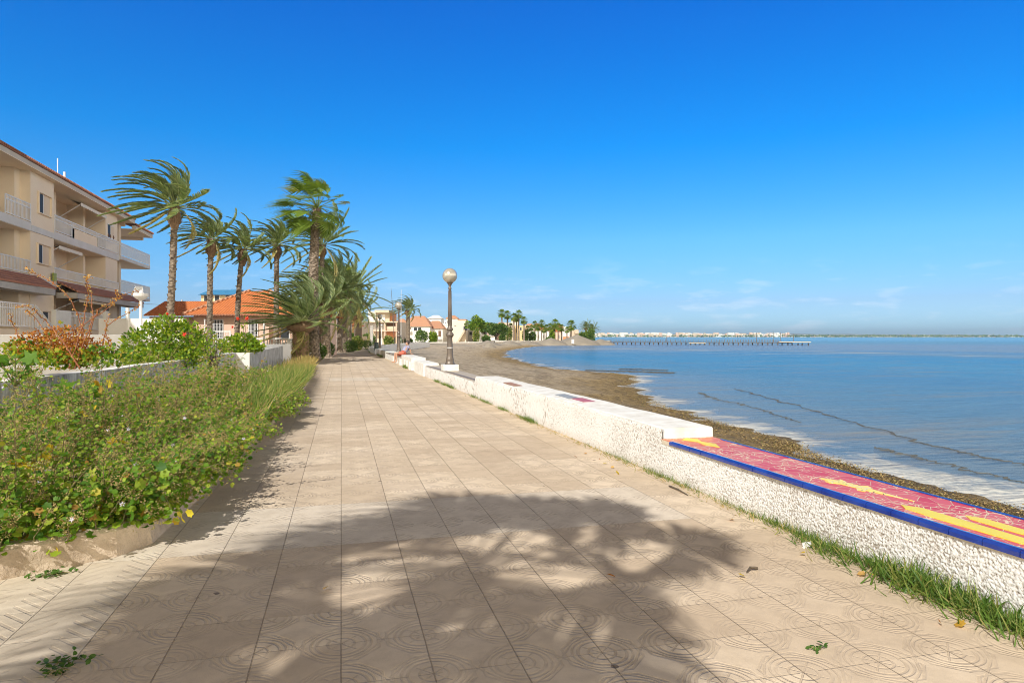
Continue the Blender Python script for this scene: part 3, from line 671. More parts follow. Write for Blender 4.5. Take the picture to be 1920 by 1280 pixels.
# ------------------------------------------------------------------ foliage scatter
TWOPI = 2 * PI
def leaf_tpl(kind):
    if kind == 'lobed':
        a = np.linspace(-2.5, 2.5, 11); r = np.where(np.arange(11) % 2 == 0, 1.0, .72)
        V = [(0, -.12, 0)] + [(r[i] * math.sin(a[i]) * .55, .35 + r[i] * math.cos(a[i]) * .55, .14 * r[i] * abs(math.sin(a[i]))) for i in range(11)]
        return np.array(V), [np.array([[0, i, i + 1] for i in range(1, 11)])]
    if kind == 'oval':
        V = [(0, 0, 0), (.28, .3, .08), (.26, .68, .06), (0, 1, -.05), (-.26, .68, .06), (-.28, .3, .08)]
        return np.array(V), [np.array([[0, 1, 2, 3], [0, 3, 4, 5]])]
    if kind == 'blade':
        V = [(-.035, 0, 0), (.035, 0, 0), (.03, .4, .03), (-.03, .4, .03), (.016, .75, -.03), (-.016, .75, -.03), (0, 1, -.16)]
        return np.array(V), [np.array([[0, 1, 2, 3], [3, 2, 4, 5]]), np.array([[5, 4, 6]])]
    if kind == 'needle':
        V = [(-.2, 0, 0), (.2, 0, .05), (.1, 1, 0), (-.1, 1, .1)]
        return np.array(V), [np.array([[0, 1, 2, 3]])]
    if kind == 'ball':
        V = [(0, 0, 1), (1, 0, 0), (0, 1, 0), (-1, 0, 0), (0, -1, 0), (0, 0, -1)]
        return np.array(V) * .5, [np.array([[0, 1, 2], [0, 2, 3], [0, 3, 4], [0, 4, 1], [5, 2, 1], [5, 3, 2], [5, 4, 3], [5, 1, 4]])]
    if kind == 'star':
        V = [(0, 0, .1)] + [(math.cos(i * TWOPI / 10) * (1 if i % 2 == 0 else .45), math.sin(i * TWOPI / 10) * (1 if i % 2 == 0 else .45), .22 if i % 2 == 0 else .05) for i in range(10)]
        return np.array(V), [np.array([[0, i + 1, (i + 1) % 10 + 1] for i in range(10)])]
def frames(dirs, up=None):
    """orthonormal frames with Y along dirs, random roll if up is None"""
    d = dirs / np.linalg.norm(dirs, axis=1, keepdims=True)
    ref = NR.normal(size=d.shape) if up is None else np.broadcast_to(up, d.shape) + NR.normal(size=d.shape) * .45
    x = np.cross(d, ref); x /= np.linalg.norm(x, axis=1, keepdims=True) + 1e-9; z = np.cross(x, d)
    return x, d, z
def scatter(pos, dirs, size, kind, up=(0, 0, 1), rv=None):
    V, F = leaf_tpl(kind); n = len(pos); x, y, z = frames(dirs, up)
    sz = np.asarray(size).reshape(-1, 1, 1) if np.ndim(size) else np.full((n, 1, 1), size)
    P = pos[:, None, :] + sz * (V[None, :, 0:1] * x[:, None, :] + V[None, :, 1:2] * y[:, None, :] + V[None, :, 2:3] * z[:, None, :])
    k = len(V); off = (np.arange(n) * k)[:, None, None]
    FF = [(f_[None] + off).reshape(-1, f_.shape[1]) for f_ in F]
    if rv is None: rv = NR.rand(n)
    return P.reshape(-1, 3), FF, np.repeat(rv, k)
def merge(parts, name, mats, parent=None, midx=None):
    """parts: list of (P, FF, rv, mat_index)"""
    by = {}; V = []; RV = []; o = 0
    for P, FF, rv, mi in parts:
        for a in FF: by.setdefault(a.shape[1], []).append((a + o, mi))
        V.append(P); RV.append(rv); o += len(P)
    F = []; MI = []
    for k in by:
        for a, mi in by[k]: F.append(a); MI.append(np.full(len(a), mi))
    return fastmesh(name, np.concatenate(V), F, mats, parent=parent, rndv=np.concatenate(RV), midx=np.concatenate(MI))
def mbpart(mb, mi, rv=.5):
    V = np.array(mb.v); by = {}
    for q in mb.f: by.setdefault(len(q), []).append(q)
    return (V, [np.array(a) for a in by.values()], np.full(len(V), rv), mi)
def rdir(n, zb=.2):
    d = NR.normal(size=(n, 3)); d[:, 2] = np.abs(d[:, 2]) * .8 + zb; return d
def blob_points(n, blobs, shell=.75):
    w = np.array([b[3] * b[4] * b[5] for b in blobs]); w = w / w.sum(); idx = NR.choice(len(blobs), n, p=w)
    B = np.array(blobs)[idx]; d = NR.normal(size=(n, 3)); d /= np.linalg.norm(d, axis=1, keepdims=True)
    r = shell + (1 - shell) * NR.rand(n) ** .7; r = np.where(NR.rand(n) < .25, NR.rand(n) ** .5, r)
    P = B[:, :3] + d * r[:, None] * B[:, 3:6]; return P, d

# ------------------------------------------------------------------ palms
WIND = np.array([-.93, .12, 0.06])
def date_crown(seed, L=2.6, n=46, wind=1.0, up=1.0, name='crown', parent=None, dead=5, st=58):
    rs = random.Random(seed); P0 = []; D0 = []; S0 = []; rv = []; mb = MB()
    for i in range(n + dead):
        isd = i >= n
        az = i * 2.39996 + rs.uniform(-.3, .3); fr = i / n if not isd else 1.0
        el = R(82 - 95 * fr + rs.uniform(-8, 8)) if not isd else R(-40 + rs.uniform(-15, 10))
        d = Vector((math.cos(az) * math.cos(el), math.sin(az) * math.cos(el), math.sin(el)))
        p = Vector((d.x * .16, d.y * .16, .1 + .2 * (1 - fr)))
        ll = L * rs.uniform(.8, 1.1) * (1 - .25 * (fr < .12)); ns = 16; ds_ = ll / ns
        pts = [p.copy()]; w = Vector(WIND) * wind
        for q in range(ns):
            tt = q / ns
            d = (d + (Vector((0, 0, -1)) * (.045 + .085 * tt) * up + w * (.06 + .17 * tt)) * (16 / ns)).normalized(); p = p + d * ds_; pts.append(p.copy())
        mb.tube(pts[::2], [.022 - .018 * j / 8 for j in range(9)], 4, cap=False)
        for q in range(int(st)):
            t = .14 + .86 * (q + .5) / st; g = t * ns; a = int(min(g, ns - 1)); pos = pts[a].lerp(pts[a + 1], g - a); tan = (pts[a + 1] - pts[a]).normalized()
            side = tan.cross(Vector((0, 0, 1))); side = side.normalized() if side.length > .1 else Vector((1, 0, 0)); nu = side.cross(tan)
            for sg in (-1, 1):
                ld = tan * .85 + side * (sg * .62 * (1.05 - .5 * t)) + nu * .22 + w * .40 * rs.uniform(.6, 1.3) + Vector((0, 0, -.12))
                P0.append(pos); D0.append(ld); S0.append(.40 * (math.sin(PI * (.12 + .82 * t)) ** .6) * rs.uniform(.8, 1.1) * L / 2.6)
                rv.append(min(1, max(0, rs.gauss(.42, .2))) if not isd else rs.uniform(.9, 1))
    V = np.array([[-.05, 0, 0], [.05, 0, 0], [.05, .55, .02], [-.05, .55, .02], [0, 1, 0]]); 
    pos = np.array(P0); dr = np.array(D0); x, y, z = frames(dr, (0, 0, 1)); sz = np.array(S0)[:, None, None]
    P = pos[:, None] + (sz * V[None, :, 1:2]) * y[:, None] + (V[None, :, 0:1] * .40) * x[:, None] + sz * V[None, :, 2:3] * z[:, None]
    n_ = len(pos); off = (np.arange(n_) * 5)[:, None]
    parts = [(P.reshape(-1, 3), [np.array([[0, 1, 2, 3]]) + off, np.array([[3, 2, 4]]) + off], np.repeat(rv, 5), 0), mbpart(mb, 1, .8)]
    return merge(parts, name, [M['date_leaf'], M['date_leaf']], parent)
def fan_crown(seed, n=34, pet=1.05, Rf=.85, wind=1.0, name='crown', parent=None, skirt=0, elmin=-58):
    rs = random.Random(seed); mb = MB(); V = []; F3 = []; rv = []
    for i in range(n + skirt):
        isd = i >= n
        az = i * 2.39996 + rs.uniform(-.3, .3); fr = i / n if not isd else 1
        el = R(80 + (elmin - 80) * fr + rs.uniform(-10, 10)) if not isd else R(-72 + rs.uniform(-10, 8))
        d = Vector((math.cos(az) * math.cos(el), math.sin(az) * math.cos(el), math.sin(el)))
        w = Vector(WIND) * wind; p = Vector((d.x * .1, d.y * .1, .1)); pts = [p.copy()]; pl = pet * rs.uniform(.75, 1.15) * (.6 if isd else 1)
        for q in range(6):
            d = (d + Vector((0, 0, -.05)) + w * .055).normalized(); p = p + d * pl / 6; pts.append(p.copy())
        mb.tube(pts, [.022, .02, .018, .016, .014, .013, .012], 4, cap=False)
        side = d.cross(Vector((0, 0, 1))); side = side.normalized() if side.length > .1 else Vector((0, 1, 0)); nu = side.cross(d)
        r = Rf * rs.uniform(.8, 1.12); ns = 22; base = .5 + rs.gauss(0, .2); base = rs.uniform(.93, 1) if isd else base
        fold = rs.uniform(.1, .5)
        for q in range(ns):
            a = R(-118 + 236 * (q + .5) / ns); da = R(236 / ns / 2 * 1.05)
            def pt(ang, rr, k):
                v = d * math.cos(ang) + side * math.sin(ang) + nu * (fold * abs(math.sin(ang)) * .6)
                bend = (rr / r) ** 2
                return p + v * rr + (w * .55 + Vector((0, 0, -.28))) * bend * r * k
            b = len(V); kk = rs.uniform(.8, 1.25); rt = r * rs.uniform(.85, 1.1)
            V += [p, pt(a - da, r * .55, kk), pt(a + da, r * .55, kk), pt(a - da * .3, r * .8, kk), pt(a + da * .3, r * .8, kk), pt(a, rt, kk * 1.25)]
            F3 += [(b, b + 1, b + 2), (b + 1, b + 3, b + 4), (b + 1, b + 4, b + 2), (b + 3, b + 5, b + 4)]
            rv += [min(1, max(0, base + rs.gauss(0, .12)))] * 6
    parts = [(np.array([tuple(v) for v in V]), [np.array(F3)], np.array(rv), 0), mbpart(mb, 0, .85)]
    return merge(parts, name, [M['fan_leaf']], parent)
def ribbed_trunk(name, mat, H, r0, r1, parent, lean=(0, 0), seed=0, boots=True, bulb=0, n=14, bend=.0, flare=1.35, bootd=1.0):
    rs = random.Random(seed); mb = MB(); k = max(10, int(H / .28)); pts = []; rr = []
    for i in range(k + 1):
        t = i / k; q = 4 * t * (1 - t) * bend
        pts.append((lean[0] * (t - 1) + q, lean[1] * (t - 1), H * t)); r = r0 + (r1 - r0) * t
        if t < .1: r *= 1 + (flare - 1) * (1 - t / .1) ** 2
        rr.append(r * (1 + rs.uniform(-.045, .045)))
    mb.tube(pts, rr, n)
    if boots:   # stubs of old leaf bases spiralling up the trunk
        nb = int(H * 34 * bootd * r0 / .18)
        for i in range(nb):
            t = (i + .5) / nb; q = 4 * t * (1 - t) * bend; a = i * 2.39996
            c = Vector((lean[0] * (t - 1) + q, lean[1] * (t - 1), H * t)); r = (r0 + (r1 - r0) * t) * (1 + (flare - 1) * max(0, 1 - t / .1) ** 2)
            o = Vector((math.cos(a), math.sin(a), 0)); p = c + o * r * .93; w = .055 * r / .18; tip = p + o * (.05 * rs.uniform(.5, 1.4)) + Vector((0, 0, .11))
            sd = Vector((-o.y, o.x, 0)) * w
            mb.add([p - sd, p + sd, tip + sd * .5, tip - sd * .5, p + Vector((0, 0, .12))], [(0, 1, 2, 3), (3, 2, 4), (0, 3, 4), (1, 4, 2)])
    ob = mb.build(name, mat, parent, smooth=False)
    if bulb:
        m2_ = MB(); prof = [(r1 * 1.0, H - bulb * 1.35), (r1 * 1.5, H - bulb * 1.05), (r1 * 1.95, H - bulb * .7), (r1 * 1.9, H - bulb * .35), (r1 * 1.5, H - .05), (r1 * .8, H + .12)]
        m2_.lathe(prof, (0, 0, 0), 16)
        for i in range(130):
            a = i * 2.39996; t = rs.random(); z = H - bulb * 1.1 + bulb * 1.05 * t; r = r1 * (1.35 + .6 * math.sin(PI * min(1, t * 1.1 + .15)))
            o = Vector((math.cos(a), math.sin(a), 0)); p = o * r * .95 + Vector((0, 0, z)); sd = Vector((-o.y, o.x, 0)) * .035
            tip = p + o * rs.uniform(.05, .13) + Vector((0, 0, .16)); m2_.add([p - sd, p + sd, tip + sd * .4, tip - sd * .4], [(0, 1, 2, 3)])
        m2_.build('crown_base', M['dead_fiber'], parent)
    return ob
def palm(kind, base, H, r, label, seed, crown=None, dead_skirt=0, rfk=.31, group='palm trees along the promenade', lean=(0, 0), sc=1.0, cup=1.0, wind=1.0, L=2.6, n=46, bulb=.62, rot=None, mat=None, dead=4, **kw):
    t = empty('date_palm' if kind == 'date' else 'fan_palm', base, 0, label, 'palm tree', group)
    if kind == 'date':
        ribbed_trunk('trunk', mat or M['date_trunk'], H, r * 1.12, r * .95, t, lean, seed, bulb=bulb, bootd=.55, **kw)
        if crown is None: c = date_crown(seed, L=L, n=n, wind=wind, up=cup, dead=dead, parent=t)
        else:
            c = crown.copy(); COL.objects.link(c); c.parent = t
        c.location = (0, 0, H - .05); c.scale = (sc, sc, sc)
    else:
        ribbed_trunk('trunk', mat or M['fan_trunk'], H, r * 1.1, r * .72, t, lean, seed, boots=kw.pop('boots', True), **kw)
        if crown is None: c = fan_crown(seed, n=n, parent=t, wind=wind, skirt=dead_skirt, pet=L * .52, Rf=L * rfk)
        else:
            c = crown.copy(); COL.objects.link(c); c.parent = t
        c.location = (0, 0, H); c.scale = (sc, sc, sc)
    return t, c
def at(x, Z, zz=.13): return PZ(x, Z, zz)
p1, c1 = palm('date', at(327, 28), HZ(392, 28) - .13, .135, 'tall date palm with wind-swept crown nearest the apartment block', 1, L=2.45, n=54, dead=2, cup=.7, lean=(.32, .0), bend=.06)
p2, c2 = palm('date', at(396, 33.5), HZ(452, 33.5) - .13, .13, 'date palm before the left part of the orange roofed bungalow, second in row', 2, L=1.85, n=46, wind=.9, cup=.7, dead=2, lean=(.05, 0), bend=-.04)
p3, c3 = palm('date', at(455, 36.5), HZ(470, 36.5) - .13, .13, 'date palm with slightly curved trunk in front of the bungalow roof, third in the row', 3, L=1.95, n=46, wind=.8, cup=.65, dead=2, lean=(.28, 0), bend=-.10)
p4, c4 = palm('date', at(519, 42), HZ(462, 42) - .13, .15, 'date palm just left of the tall fan palm', 4, L=2.15, n=48, wind=.7, cup=.65, dead=2, lean=(.05, 0))
p5, c5 = palm('fan', at(594, 38.6, .0), HZ(392, 38.6), .30, 'tallest fan palm, thick shaggy trunk and torn windblown fans', 5, n=44, L=2.8, lean=(.15, 0), wind=1.15, bend=-.12, flare=1.25, bootd=1.3)
# shaggy fibre under the tallest palm's crown
mbf = MB(); Ht = HZ(392, 38.6); rs5 = random.Random(9)
for i in range(260):
    a = rs5.uniform(0, TWOPI); z = Ht - rs5.uniform(.05, 2.5); o = Vector((math.cos(a), math.sin(a), 0)); r = .25; p = o * r + Vector((0, 0, z)); sd = Vector((-o.y, o.x, 0)) * .03
    tip = p + o * rs5.uniform(.08, .24) + Vector((0, 0, rs5.uniform(-.15, .2))); mbf.add([p - sd, p + sd, tip], [(0, 1, 2)])
mbf.build('leaf_stubs', M['dead_fiber'], p5)
p6, c6 = palm('date', at(564, 36.2), 2.05, .42, 'squat young date palm with dead leaf stubs on a thick base beside the tallest palm', 6, L=3.0, n=64, wind=.95, bulb=.4, cup=.25, flare=1.05, mat=M['dead_fiber'])
mbf = MB()
for i in range(420):
    a = rs5.uniform(0, TWOPI); z = rs5.uniform(.05, 2.0); o = Vector((math.cos(a), math.sin(a), 0)); r = .42; p = o * r + Vector((0, 0, z)); sd = Vector((-o.y, o.x, 0)) * .03
    tip = p + o * rs5.uniform(.1, .45) + Vector((rs5.uniform(-.1, .1), 0, rs5.uniform(-.05, .45))); mbf.add([p - sd, p + sd, tip], [(0, 1, 2)])
mbf.build('dead_stubs', M['seed_head'], p6)
p7, c7 = palm('date', at(609, 46, .0), 3.6, .36, 'medium date palm directly behind the tallest fan palm', 7, L=3.2, n=54, wind=.95, bulb=.5, cup=.8, mat=M['fan_trunk'])
p8, _ = palm('date', at(628, 55, .0), 4.9, .27, 'pale leaning date palm trunk at the front of the far clump', 8, L=3.6, n=50, lean=(.55, 0), wind=.7, cup=.7, mat=M['ribbed'])
p9, _ = palm('date', at(637, 60, .0), 5.4, .22, 'dark slender date palm in the middle of the far clump', 9, crown=c7)
p10, _ = palm('date', at(646, 62, .0), 6.2, .25, 'dark date palm at the right edge of the far clump', 10, crown=c4, sc=1.25)
p11, _ = palm('date', at(671, 78, .0), 4.0, .42, 'isolated date palm with two thick trunks beyond the clump', 11, L=4.2, n=54, wind=.6, cup=.6, mat=M['ribbed'])
p12, c12 = palm('date', at(604, 50, .0), HZ(462, 50), .17, 'date palm whose crown shows behind the trunk of the tallest palm', 12, L=3.4, n=46, wind=.45, cup=.6)
p13, _ = palm('fan', at(622, 58, .0), HZ(520, 58), .2, 'fan palm with bright green fans in the far clump', 13, L=2.6, n=34, wind=.7)
p14, _ = palm('date', at(655, 66, .0), 5.6, .2, 'date palm with upswept blue green fronds rising over the far clump', 14, L=4.2, n=42, wind=.15, cup=.35)
p16, _ = palm('date', at(588, 49, .0), 4.6, .2, 'date palm left of the medium palm, half hidden by the tallest trunk', 16, crown=c7, sc=.95)
p17, _ = palm('date', at(640, 69, .0), 5.2, .24, 'grey trunked date palm at the back of the far clump', 17, crown=c6, sc=1.2)
p18, _ = palm('date', at(618, 53, .0), 5.2, .2, 'date palm between the medium palm and the leaning pale trunk', 18, crown=c12, sc=.9)
p15, _ = palm('date', at(765, 150, -.3), HZ(582, 150) + .3, .42, 'lone date palm in front of the distant villas beside the second lamp', 15, crown=c1, sc=1.7, bulb=.9)
# the fan palm and its neighbour behind the camera whose shadows lie on the tiles
e_tan = math.tan(SUN_EL)
def caster(sx, sy, H, kind, label, seed, **kw):
    k = H / e_tan; return palm(kind, (sx - math.sin(SUN_AZ) * k, sy - math.cos(SUN_AZ) * k, .0), H, .26, label, seed, **kw)
caster(.70, 3.9, 6.2, 'fan', 'fan palm standing behind the viewer, its shadow on the tiles', 21, n=31, L=1.95, rfk=.44, wind=.5)

# ------------------------------------------------------------------ shrubs and undergrowth
def shrub(name, base, blobs, n, size, mat, label, cat='shrub', kind='oval', stems=12, stem_mat=None, seed=0, flowers=None, group=None, parent_kind=None, shell=.7):
    t = empty(name, base, 0, label, cat, group); rs = random.Random(seed)
    P, d = blob_points(n, blobs, shell); dirs = d + NR.normal(size=d.shape) * .7 + np.array([0, 0, .25])
    merge([scatter(P, dirs, size * (.6 + .8 * NR.rand(n)), kind, None) + (0,)], 'foliage', [mat], t)
    mb = MB()
    for i in range(stems):
        b = rs.choice(blobs); e = Vector((b[0], b[1], b[2])) + Vector((rs.uniform(-.7, .7) * b[3], rs.uniform(-.7, .7) * b[4], rs.uniform(-.2, .8) * b[5]))
        m_ = e * .5 + Vector((rs.uniform(-.08, .08), rs.uniform(-.08, .08), .05)); mb.tube([(rs.uniform(-.06, .06), rs.uniform(-.06, .06), 0), m_, e], [.018, .012, .005], 5)
    mb.build('stems', stem_mat or M['bark'], t)
    if flowers:
        for fx, fy, fz, fs in flowers:
            parts = [scatter(np.array([[fx, fy, fz]]), np.array([[.3, -1, .2]]), np.array([fs]), 'star', (0, -1, .3)) + (0,)]
            parts.append(scatter(np.array([[fx, fy, fz]]), np.array([[1, -.3, .2]]), np.array([fs * .8]), 'star', (0, -1, .0)) + (0,))
            merge(parts, 'flower', [M['red_petal']], t)
    return t
# big hibiscus
Zh = 15.3; hb = at(312, Zh); q = Zh / f
def rel(x, y, Z, base): 
    p = PZ(x, Z, HZ(y, Z)); return (p.x - base.x, p.y - base.y, p.z - base.z)
def blobs_px(base, Z, lst): 
    out = []
    for x, y, rx, ry in lst:
        a = rel(x, y, Z, base); out.append((a[0], a[1] + rnd.uniform(-.1, .2), a[2], rx * Z / f, rx * Z / f * .9, ry * Z / f))
    return out
fl = [rel(346, 627, Zh - 1.0, hb) + (.085,), rel(314, 588, Zh - .2, hb) + (.06,), rel(447, 597, Zh, hb) + (.05,), rel(463, 597, Zh, hb) + (.055,), rel(436, 613, Zh, hb) + (.035,)]
shrub('hibiscus_shrub', hb, blobs_px(hb, Zh, [(300, 640, 44, 42), (262, 645, 34, 30), (340, 640, 40, 36), (375, 655, 26, 22), (315, 612, 30, 22), (352, 618, 20, 20), (250, 668, 30, 20), (310, 670, 70, 24)]), 5200, .075, M['hib_leaf'],
      'large glossy yellow-green hibiscus shrub with a red flower behind the low wall', flowers=fl[:2], seed=3)
hb2 = at(452, 22)
shrub('hibiscus_shrub', hb2, blobs_px(hb2, 22, [(430, 645, 20, 14), (455, 640, 22, 15), (480, 648, 14, 9), (452, 652, 40, 10), (460, 606, 4, 12)]), 2600, .085, M['hib_leaf'],
      'smaller bright green hibiscus shrub at the foot of the third palm', flowers=[rel(446, 597, 21.9, hb2) + (.10,), rel(463, 597, 21.9, hb2) + (.11,), rel(436, 613, 21.9, hb2) + (.07,)], seed=4)
hb3 = at(400, 17.5)
shrub('dry_shrub', hb3, blobs_px(hb3, 17.5, [(385, 640, 22, 26), (405, 650, 22, 16), (372, 625, 12, 16)]), 700, .05, M['mallow_leaf'], 'sparse twiggy grey green shrub right of the large hibiscus', stems=40, seed=5)

# rust coloured bush with long bare sprays
Zd = 9.2; db = at(125, Zd); t = empty('rusty_bush', db, 0, 'rust and orange drying bush with long arching bare sprays above the low wall', 'shrub')
rs = random.Random(31); mb = MB(); LP = []; LD = []; LS = []; BP = []
sprays = [[(150, 690), (118, 640), (85, 600), (55, 575), (28, 575)], [(135, 690), (160, 640), (150, 600), (130, 560), (100, 530), (62, 512), (48, 503)], [(140, 690), (165, 620), (185, 580), (215, 560), (258, 545)],
          [(160, 690), (190, 650), (200, 610), (250, 580), (262, 570)], [(130, 690), (155, 610), (165, 560), (162, 525), (168, 518)], [(110, 690), (100, 650), (88, 625), (60, 590), (48, 582)],
          [(150, 690), (175, 600), (170, 545), (158, 520)], [(120, 690), (140, 620), (205, 575), (222, 560), (218, 545)], [(60, 690), (40, 640), (26, 610), (18, 588)], [(180, 690), (210, 660), (196, 620), (205, 590)]]
for sp_ in sprays:
    Z0 = Zd + rs.uniform(-.5, .5); pts = [Vector(rel(x, y, Z0 + i * rs.uniform(-.05, .1), db)) for i, (x, y) in enumerate(sp_)]
    pp = []
    for a, b_ in zip(pts, pts[1:]):
        for u in range(4): pp.append(a.lerp(b_, u / 4) + Vector((rs.uniform(-.012, .012), 0, rs.uniform(-.012, .012))))
    pp.append(pts[-1]); mb.tube(pp, [.009 - .006 * i / len(pp) for i in range(len(pp))], 5)
    for i, p in enumerate(pp):
        for u in range(7 if i > len(pp) * .35 else 3):
            LP.append(p + Vector((rs.uniform(-.02, .02), rs.uniform(-.02, .02), rs.uniform(-.02, .02)))); LD.append((rs.gauss(0, 1), rs.gauss(0, 1), rs.gauss(.2, 1))); LS.append(rs.uniform(.012, .036))
mb.build('sprays', M['thorn_stem'], t)
LPn = np.array([tuple(p) for p in LP])
merge([scatter(LPn, np.array(LD), np.array(LS), 'oval', None, rv=np.clip(NR.normal(.75, .25, len(LPn)), 0, 1)) + (0,)], 'dry_flowers', [M['dry_leaf']], t)
P, d = blob_points(3800, blobs_px(db, Zd, [(100, 655, 55, 28), (60, 650, 40, 26), (150, 660, 45, 26), (185, 655, 26, 22), (130, 632, 40, 22), (90, 628, 30, 18)]), .5)
merge([scatter(P, d + NR.normal(size=d.shape), .034 * (.5 + NR.rand(len(P))), 'oval', None, rv=np.clip(NR.rand(len(P)) * .8, 0, 1)) + (0,)], 'foliage', [M['dry_leaf']], t)
P, d = blob_points(1500, blobs_px(db, Zd, [(50, 660, 50, 24), (120, 670, 60, 20), (200, 665, 45, 22), (110, 612, 12, 10)]), .4)
merge([scatter(P, d + NR.normal(size=d.shape), .045 * (.5 + NR.rand(len(P))), 'lobed', None) + (0,)], 'green_leaves', [M['mallow_leaf']], t)

# mallow undergrowth of the planting bed
def kerb_x(d):
    P = kerbL[1:]
    for (x0, y0), (x1, y1) in zip(P, P[1:]):
        if d <= y1: return x0 + (x1 - x0) * (d - y0) / (y1 - y0)
    return -1.2
def wallL_x(d):
    P = [(2, -4.9), (7, -4.15), (9.5, -3.93), (14, -3.6), (22.4, -3.2)]
    for (a, x0), (b_, x1) in zip(P, P[1:]):
        if d <= b_: return x0 + (x1 - x0) * (d - a) / (b_ - a)
    return -3.2
def topz(x, d):      # height of the undergrowth
    e = kerb_x(d) - x; w = kerb_x(d) - wallL_x(d)
    hgt = .34 + .56 * min(1, max(0, e) / 1.0)
    if d < 6.0: hgt *= .62 + .38 * max(0, (d - 4.6) / 1.4)
    hgt *= 1 - .60 * min(1, max(0, (e - 1.1) / 1.1))
    if d > 7.5: hgt *= 1 - .35 * max(0, 1 - e / .8) * min(1, (d - 7.5) / 2)
    if d > 9: hgt *= max(.5, 1 - (d - 9) * .06)
    return hgt * (1 + .60 * noise.noise(Vector((x * 1.2, d * .9, 0))) + .30 * noise.noise(Vector((x * 4.6, d * 3.5, 7))))
def bed_pt():
    while True:
        d = 4.3 + (rnd.random() ** 1.25) * 14.0; x = rnd.uniform(-5.2, -.9)
        if x > kerb_x(d) - .02 or x < wallL_x(d) + .05: continue
        if d < 4.86 and x > -9 + (d - 2.2) * 3.0 - .0 and False: continue
        if d < 4.6 + (x + 1.95) * -.0 and (d < 4.55 + (x + 1.95) * .333): continue
        return x, d
nst = 1900; mb = MB(); LP = []; LD = []; LS = []; LR = []; SPn = []; SS = []; FL = []
for i in range(nst):
    x, d = bed_pt(); H = topz(x, d) * (rnd.uniform(.6, 1.1) if rnd.random() > .1 else rnd.uniform(1.15, 1.5)); edge = kerb_x(d) - x
    ln = Vector((rnd.gauss(.03, .10) + (.42 * (1 - edge / .7) if edge < .7 else 0) * (1 if d > 5.3 else .3), rnd.gauss(-.02, .12), 0)) * H * 2
    if d < 5.4: ln.y -= .06
    base = Vector((x, d, .13)); pts = [base + ln * (t * t) + Vector((rnd.uniform(-.015, .015), rnd.uniform(-.015, .015), H * t)) for t in (0, .3, .6, .85, 1)]
    mb.tube(pts, [.006, .005, .004, .003, .002], 3, cap=False)
    dens = 1.0 if d < 9 else .7
    yel = noise.noise(Vector((x * 1.1, d * 1.1, 9)))
    for j in range(int(26 * dens)):
        t = rnd.random() ** .8; g = t * 4; a = int(min(g, 3)); p = pts[a].lerp(pts[a + 1], g - a)
        o = Vector((rnd.gauss(0, 1), rnd.gauss(0, 1), rnd.gauss(.1, .5))).normalized(); low = 1 - t
        LP.append(p + o * rnd.uniform(.02, .09)); LD.append(tuple(o)); LS.append((.026 + .052 * low * rnd.random() ** 1.5) * (1 if d < 9 else 1.3)); LR.append(min(1, max(0, rnd.gauss(.42 + .12 * yel, .22))))
    for j in range(int(rnd.uniform(14, 30) * dens)):
        t = rnd.uniform(.35, 1.04); g = min(t, .999) * 4; a = int(min(g, 3)); p = pts[a].lerp(pts[a + 1], g - a)
        o = Vector((rnd.gauss(0, 1), rnd.gauss(0, 1), rnd.gauss(.2, .6))).normalized()
        c = p + o * rnd.uniform(.01, .06)
        for u in range(3): SPn.append(c + Vector((rnd.gauss(0, .008), rnd.gauss(0, .008), rnd.gauss(0, .008)))); SS.append(rnd.uniform(.008, .016) * (1 if d < 9 else 1.5))
    if rnd.random() < .16: FL.append(pts[3] + Vector((rnd.uniform(-.06, .06), -.04, rnd.uniform(-.05, .05))))
for i in range(900):
    d = 5.05 + rnd.random() * 10.5; x = kerb_x(d) - rnd.uniform(.02, .4); kn_ = noise.noise(Vector((d * 1.1, 3.3, 0))); H = rnd.uniform(.15, .42) * (1 + .7 * kn_); out = rnd.uniform(.08, .30) * (1 + 1.6 * kn_)
    base = Vector((x, d, .16)); pts = [base + Vector((out * t * 1.1 + rnd.uniform(-.02, .02), rnd.uniform(-.04, .02) - .12 * t, H * (1.9 * t - 1.65 * t * t))) for t in (0, .3, .6, .85, 1)]
    pts = [Vector((p.x, p.y, max(p.z, .03))) for p in pts]; mb.tube(pts, [.005, .004, .004, .003, .002], 3, cap=False)
    for j in range(22):
        t = rnd.random(); g = t * 4; a = int(min(g, 3)); p = pts[a].lerp(pts[a + 1], g - a); o = Vector((rnd.gauss(0, 1), rnd.gauss(0, 1), rnd.gauss(.1, .5))).normalized()
        LP.append(p + o * rnd.uniform(.01, .07)); LD.append(tuple(o)); LS.append(.022 + .03 * rnd.random()); LR.append(min(1, max(0, rnd.gauss(.45, .22))))
    for j in range(12):
        t = rnd.uniform(.3, 1); g = min(t, .999) * 4; a = int(g); p = pts[a].lerp(pts[a + 1], g - a) + Vector((rnd.gauss(0, .03), rnd.gauss(0, .03), rnd.gauss(0, .03)))
        for u in range(3): SPn.append(p + Vector((rnd.gauss(0, .008), rnd.gauss(0, .008), rnd.gauss(0, .008)))); SS.append(rnd.uniform(.008, .015))
A = lambda L_: np.array([tuple(p) for p in L_])
LPa = A(LP)
parts = [scatter(LPa, A(LD), np.array(LS), 'lobed', (0, -.4, 1), rv=np.array(LR)) + (0,), scatter(A(SPn), rdir(len(SPn)), np.array(SS), 'ball', None) + (1,),
         scatter(A(FL), rdir(len(FL)), .014 + .010 * NR.rand(len(FL)), 'star', (0, -.6, .6)) + (2,), mbpart(mb, 3)]
o = merge(parts, 'mallow_undergrowth', [M['mallow_leaf'], M['seed_head'], M['lilac_petal'], M['stem']]); tag(o, 'dense mallow weeds gone to seed filling the planting bed beside the kerb', 'undergrowth', kind='stuff')
